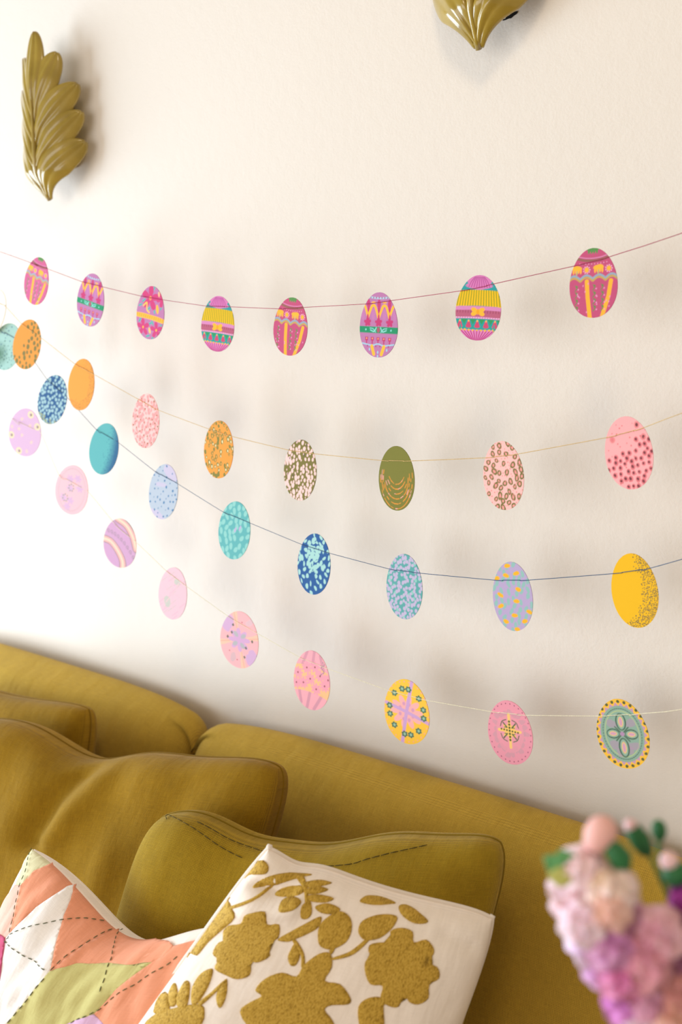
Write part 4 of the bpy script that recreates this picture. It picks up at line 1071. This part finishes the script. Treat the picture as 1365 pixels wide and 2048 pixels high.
# ------------------------------------------------------------------ cut flowers in the foreground
def petal_mat():
    k = NT('petal', 0.6, 0.2)
    a = k.n('ShaderNodeAttribute'); a.attribute_name = 'tint'; k.l(a.outputs['Color'], k.b.inputs['Base Color'])
    k.b.inputs['Subsurface Weight'].default_value = 0.25; k.b.inputs['Subsurface Radius'].default_value = (0.004, 0.002, 0.002)
    k.l(k.bump(k.noise(k.coord('Object'), 300, 3), 0.2, 0.001), k.b.inputs['Normal']); return k.m
M_PETAL = petal_mat()
M_GREEN = plain('stem_green', '#4f7a3a', 0.55, var=0.25, scale=60)
M_BUD = plain('bud_green', '#2f6f40', 0.5, var=0.3, scale=70)
M_LEAF = plain('leaf_green', '#5f9a5f', 0.5, var=0.25, scale=50)
def blossom(name, c, r, col, col2, root, seed, npet=9, heart='#a9a84a', facing=None):
    """ruffled double floret: two rings of wavy petals round a green eye"""
    rs = random.Random(seed); V = []; F = []; T = []
    c1_, c2_, hc = hx(col), hx(col2), hx(heart)
    fz = Vector(facing if facing is not None else (CAM - c)).normalized()
    fx = fz.orthogonal().normalized(); fy = fz.cross(fx)
    o0 = Vector(root.location)
    for ring in range(2):
        n = 5 if ring == 0 else max(3, npet - 5)
        for k in range(n):
            a0 = 2 * math.pi * (k + 0.5 * ring) / n + rs.uniform(-0.25, 0.25)
            L = r * (1.0 if ring == 0 else 0.68) * rs.uniform(0.85, 1.1); Wd = L * 0.62
            k0 = len(V); nu, nv = 6, 7
            for i in range(nu + 1):
                u = i / nu
                for j in range(nv + 1):
                    v = -1 + 2 * j / nv
                    w_ = Wd * math.sin(math.pi * (0.12 + 0.70 * u)) ** 0.8
                    rad = L * u * (1 - 0.12 * v * v)
                    lx, ly = rad, v * w_
                    h = r * (0.22 + 0.22 * ring) * (1 - 0.6 * u) + r * 0.18 * math.sin(math.pi * u) - r * (0.55 if ring == 0 else 0.15) * u ** 2.4
                    h += r * 0.20 * u * math.sin(4 * v + seed + k * 2) + r * 0.10 * rs.uniform(-1, 1) * u
                    x, y = lx * math.cos(a0) - ly * math.sin(a0), lx * math.sin(a0) + ly * math.cos(a0)
                    V.append(Vector(c) - o0 + fx * x + fy * y + fz * h)
                    t = min(1, u * 1.2); q = c2_ * (1 - t) + c1_ * t
                    if u < 0.12: q = hc * 0.35 + q * 0.65
                    T.append(q)
            for i in range(nu):
                for j in range(nv):
                    a = k0 + i * (nv + 1) + j; F.append((a, a + nv + 1, a + nv + 2, a + 1))
    o = mesh(name, V, F, M_PETAL, root)
    at_ = o.data.attributes.new('tint', 'FLOAT_COLOR', 'POINT')
    cc = np.ones((len(V), 4)); cc[:, :3] = np.array(T); at_.data.foreach_set('color', cc.ravel())
    md = o.modifiers.new('thickness', 'SOLIDIFY'); md.thickness = 0.0006
    return o
def lathe(name, prof, m, root, axis_a, axis_b, n=16, lob=0.0):
    a, b = Vector(axis_a), Vector(axis_b); z = (b - a).normalized(); x = z.orthogonal().normalized(); y = z.cross(x); L = (b - a).length
    V = []; F = []
    for t, r in prof:
        for k in range(n):
            an = 2 * math.pi * k / n; rr = r * (1 + lob * math.cos(5 * an))
            V.append(a + z * (t * L) + (x * math.cos(an) + y * math.sin(an)) * rr)
    for i in range(len(prof) - 1):
        for k in range(n): F.append((i * n + k, i * n + (k + 1) % n, (i + 1) * n + (k + 1) % n, (i + 1) * n + k))
    F.append(tuple(range(n - 1, -1, -1))); F.append(tuple((len(prof) - 1) * n + k for k in range(n)))
    return mesh(name, V, F, m, root)
def tint(o, c):
    me = o.data; a = me.attributes.new('tint', 'FLOAT_COLOR', 'POINT'); n = len(me.vertices)
    cc = np.ones((n, 4)); cc[:, :3] = hx(c); a.data.foreach_set('color', cc.ravel()); return o
def leaf(name, a, b, wd, m, root, curl=0.25):
    a, b = Vector(a), Vector(b); t = (b - a); L = t.length; t = t.normalized()
    n = (Vector(CAM) - a).normalized(); s = t.cross(n).normalized(); n = s.cross(t)
    o0 = Vector(root.location); V = []; F = []
    for i in range(9):
        u = i / 8
        for j in range(5):
            v = -1 + j / 2; w_ = wd * math.sin(math.pi * (0.06 + 0.93 * u)) ** 0.9
            V.append(a - o0 + t * (L * u) + s * (v * w_) + n * (-curl * L * u * u + 0.25 * w_ * v * v))
    for i in range(8):
        for j in range(4):
            k = i * 5 + j; F.append((k, k + 5, k + 6, k + 1))
    o = mesh(name, V, F, m, root); md = o.modifiers.new('thickness', 'SOLIDIFY'); md.thickness = 0.0008; return o

VX, VY, TOPZ = -0.05, -0.905, 0.70
D0 = 0.50
def stalk(root, pts, rad):
    o0 = np.array(root.location); return tube('stem', [p - o0 for p in spline(pts, 6)], rad, M_GREEN, root, 8)
MOUTH = np.array([VX, VY, TOPZ + 0.235])
# vase on a small round table, both below the picture
tb = empty('side_table', (VX, VY, 0)); tag(tb, 'small round wooden side table under the flower vase', 'table')
V, F = tube_data([(0, 0, TOPZ - 0.025), (0, 0, TOPZ)], 0.155, 40); mesh('tabletop', V, F, M_LEG, tb, smooth=False)
V, F = tube_data([(0, 0, 0.03), (0, 0, TOPZ - 0.025)], 0.02, 16); mesh('pedestal', V, F, M_LEG, tb)
V, F = tube_data([(0, 0, 0.0), (0, 0, 0.012), (0, 0, 0.035)], [0.13, 0.12, 0.02], 32); mesh('table_foot', V, F, M_LEG, tb)
vs_ = empty('flower_vase', (VX, VY, TOPZ)); tag(vs_, 'plain white ceramic vase holding the cut flowers', 'vase')
prof_o = [(0.0, 0.035), (0.02, 0.042), (0.25, 0.056), (0.5, 0.060), (0.75, 0.050), (0.92, 0.036), (1.0, 0.040), (0.995, 0.036), (0.92, 0.032), (0.7, 0.045), (0.3, 0.05), (0.06, 0.036)]
lathe('vase_body', prof_o, plain('white_glaze', '#e9e4da', 0.25, 0.5), vs_, (0, 0, 0.0), (0, 0, 0.24), 32)

# stock flower spike
sf = empty('stock_flower', MOUTH - np.array([0, 0, 0.16])); tag(sf, 'blurred pink and mauve stock flower spike in the foreground', 'flower')
path = [MOUTH + np.array([0.005, 0.0, -0.16]), MOUTH + np.array([0.0, 0.012, 0.0]), atd(1400, 2130, D0 - 0.01), atd(1300, 1960, D0 + 0.015), atd(1215, 1800, D0 + 0.02), atd(1195, 1690, D0 + 0.02)]
stalk(sf, path, 0.0026)
PXM = D0 / FPX
BL = [ # px, py, radius px, edge colour, inner colour, depth shift
 (1168, 1738, 40, '#f0d6dc', '#eec6cc', 0.0), (1212, 1770, 46, '#f2d9d6', '#eccbb0', -0.004), (1150, 1795, 40, '#efd0d8', '#e8b6c2', 0.004),
 (1165, 1838, 48, '#f3dce4', '#e6b8cf', -0.006), (1212, 1822, 42, '#f0c6bc', '#e9b0a0', -0.010), (1190, 1880, 46, '#eed3ea', '#c884c4', 0.0),
 (1222, 1885, 46, '#d9a0c4', '#b565ac', -0.008), (1262, 1852, 42, '#d9a6bd', '#c987a5', 0.002), (1310, 1868, 46, '#e6b7c2', '#c9809c', -0.006),
 (1205, 1935, 44, '#e3b4df', '#c56fc0', 0.0), (1245, 1945, 48, '#e08fb4', '#c860a4', -0.008), (1290, 1915, 48, '#e7a5b2', '#bf7396', -0.010),
 (1330, 1935, 46, '#c487a6', '#93507c', 0.0), (1250, 1990, 44, '#df8ed2', '#b656b0', 0.0), (1290, 1985, 46, '#dba0b8', '#a85a8c', -0.006),
 (1345, 1985, 48, '#e2a596', '#b26c78', -0.008), (1285, 2035, 48, '#ead4e2', '#c9a0b0', -0.004), (1340, 2040, 50, '#edbfb4', '#c98878', -0.010), (1318, 2085, 50, '#e0a0c0', '#b06090', 0.0)]
for i, (x, y, r, a, b, dz) in enumerate(BL):
    c = atd(x, y, D0 + dz); rs = random.Random(i)
    f = (CAM - c) / np.linalg.norm(CAM - c) + np.array([rs.uniform(-0.5, 0.2), rs.uniform(-0.2, 0.2), rs.uniform(-0.25, 0.55)])
    blossom('blossom', c, r * PXM * 1.25, a, b, sf, i, 9, facing=f)
o0 = Vector(sf.location)
bd = tint(lathe('flower_bud', [(0, 0.001), (0.12, 0.005), (0.4, 0.0078), (0.7, 0.0078), (0.92, 0.005), (1.0, 0.001)], M_PETAL, sf, Vector(atd(1178, 1702, D0)) - o0, Vector(atd(1222, 1636, D0)) - o0), '#eeb9b2')
lathe('flower_bud', [(0, 0.0015), (0.3, 0.0058), (0.7, 0.0052), (1.0, 0.0015)], M_BUD, sf, Vector(atd(1258, 1738, D0 - 0.004)) - o0, Vector(atd(1215, 1682, D0 - 0.004)) - o0)
leaf('sepal', atd(1148, 1752, D0 + 0.004), atd(1092, 1716, D0 + 0.004), 0.0065, M_LEAF, sf); leaf('sepal', atd(1145, 1745, D0), atd(1122, 1702, D0), 0.006, M_LEAF, sf)
leaf('sepal', atd(1145, 1755, D0 - 0.002), atd(1098, 1752, D0 - 0.002), 0.005, plain('yellow_green', '#b8b765', 0.6), sf)

# carnation bud sprays
def spray(label, pts, buds):
    r = empty('carnation_bud_stem', MOUTH - np.array([0.012, -0.006, 0.16])); tag(r, label, 'flower', 'flower buds beside the stock')
    stalk(r, [MOUTH + np.array([-0.012, 0.006, -0.16]), MOUTH + np.array([0.0, 0.006, 0.0])] + [atd(x, y, D0 + dz) for x, y, dz in pts], 0.0013)
    o0 = Vector(r.location)
    for (x0, y0, x1, y1, rad, tip, dz) in buds:
        a, b = Vector(atd(x0, y0, D0 + dz)) - o0, Vector(atd(x1, y1, D0 + dz)) - o0
        calyx = lathe('calyx', [(0, 0.0013), (0.15, rad * 0.75), (0.5, rad), (0.85, rad * 0.8), (1.0, rad * 0.35)], M_BUD, r, a, b)
        if tip: tint(lathe('petal_tip', [(0, rad * 0.4), (0.4, rad * 0.70), (0.8, rad * 0.5), (1.0, 0.0008)], M_PETAL, r, a + (b - a) * 0.8, b + (b - a) * tip), '#f3cdd0')
    return r
spray('green carnation bud with pink tip on a thin stem', [(1420, 2060, 0.02), (1350, 1830, 0.02), (1310, 1730, 0.02), (1298, 1706, 0.02)], [(1300, 1712, 1260, 1648, 0.0054, 0.14, 0.02), ])
spray('small closed green bud standing above the pink carnation bud', [(1450, 2060, 0.03), (1375, 1860, 0.03), (1322, 1720, 0.03), (1320, 1676, 0.03)], [(1320, 1682, 1318, 1640, 0.0042, 0, 0.03)])
spray('opening pale pink carnation bud in green calyx at the right edge', [(1450, 2060, 0.01), (1390, 1900, 0.01), (1366, 1780, 0.01), (1362, 1762, 0.01)], [(1362, 1768, 1342, 1728, 0.0074, 0.6, 0.01)])
# dark magenta bloom at the edge
mg = empty('magenta_flower', MOUTH - np.array([-0.012, 0.0, 0.16])); tag(mg, 'dark magenta flower cut off by the right edge', 'flower')
stalk(mg, [MOUTH + np.array([0.012, 0, -0.16]), MOUTH + np.array([0.008, 0.004, 0]), atd(1470, 2060, D0 + 0.01), atd(1420, 1900, D0 + 0.012), atd(1408, 1842, D0 + 0.012)], 0.002)
for i, (x, y, r) in enumerate(((1392, 1800, 50), (1378, 1852, 46), (1420, 1840, 56), (1385, 1900, 44))):
    blossom('blossom', atd(x, y, D0 + 0.004), r * PXM * 1.1, '#9c2f86', '#6d1a5c', mg, 40 + i, 10, '#7a2a66')
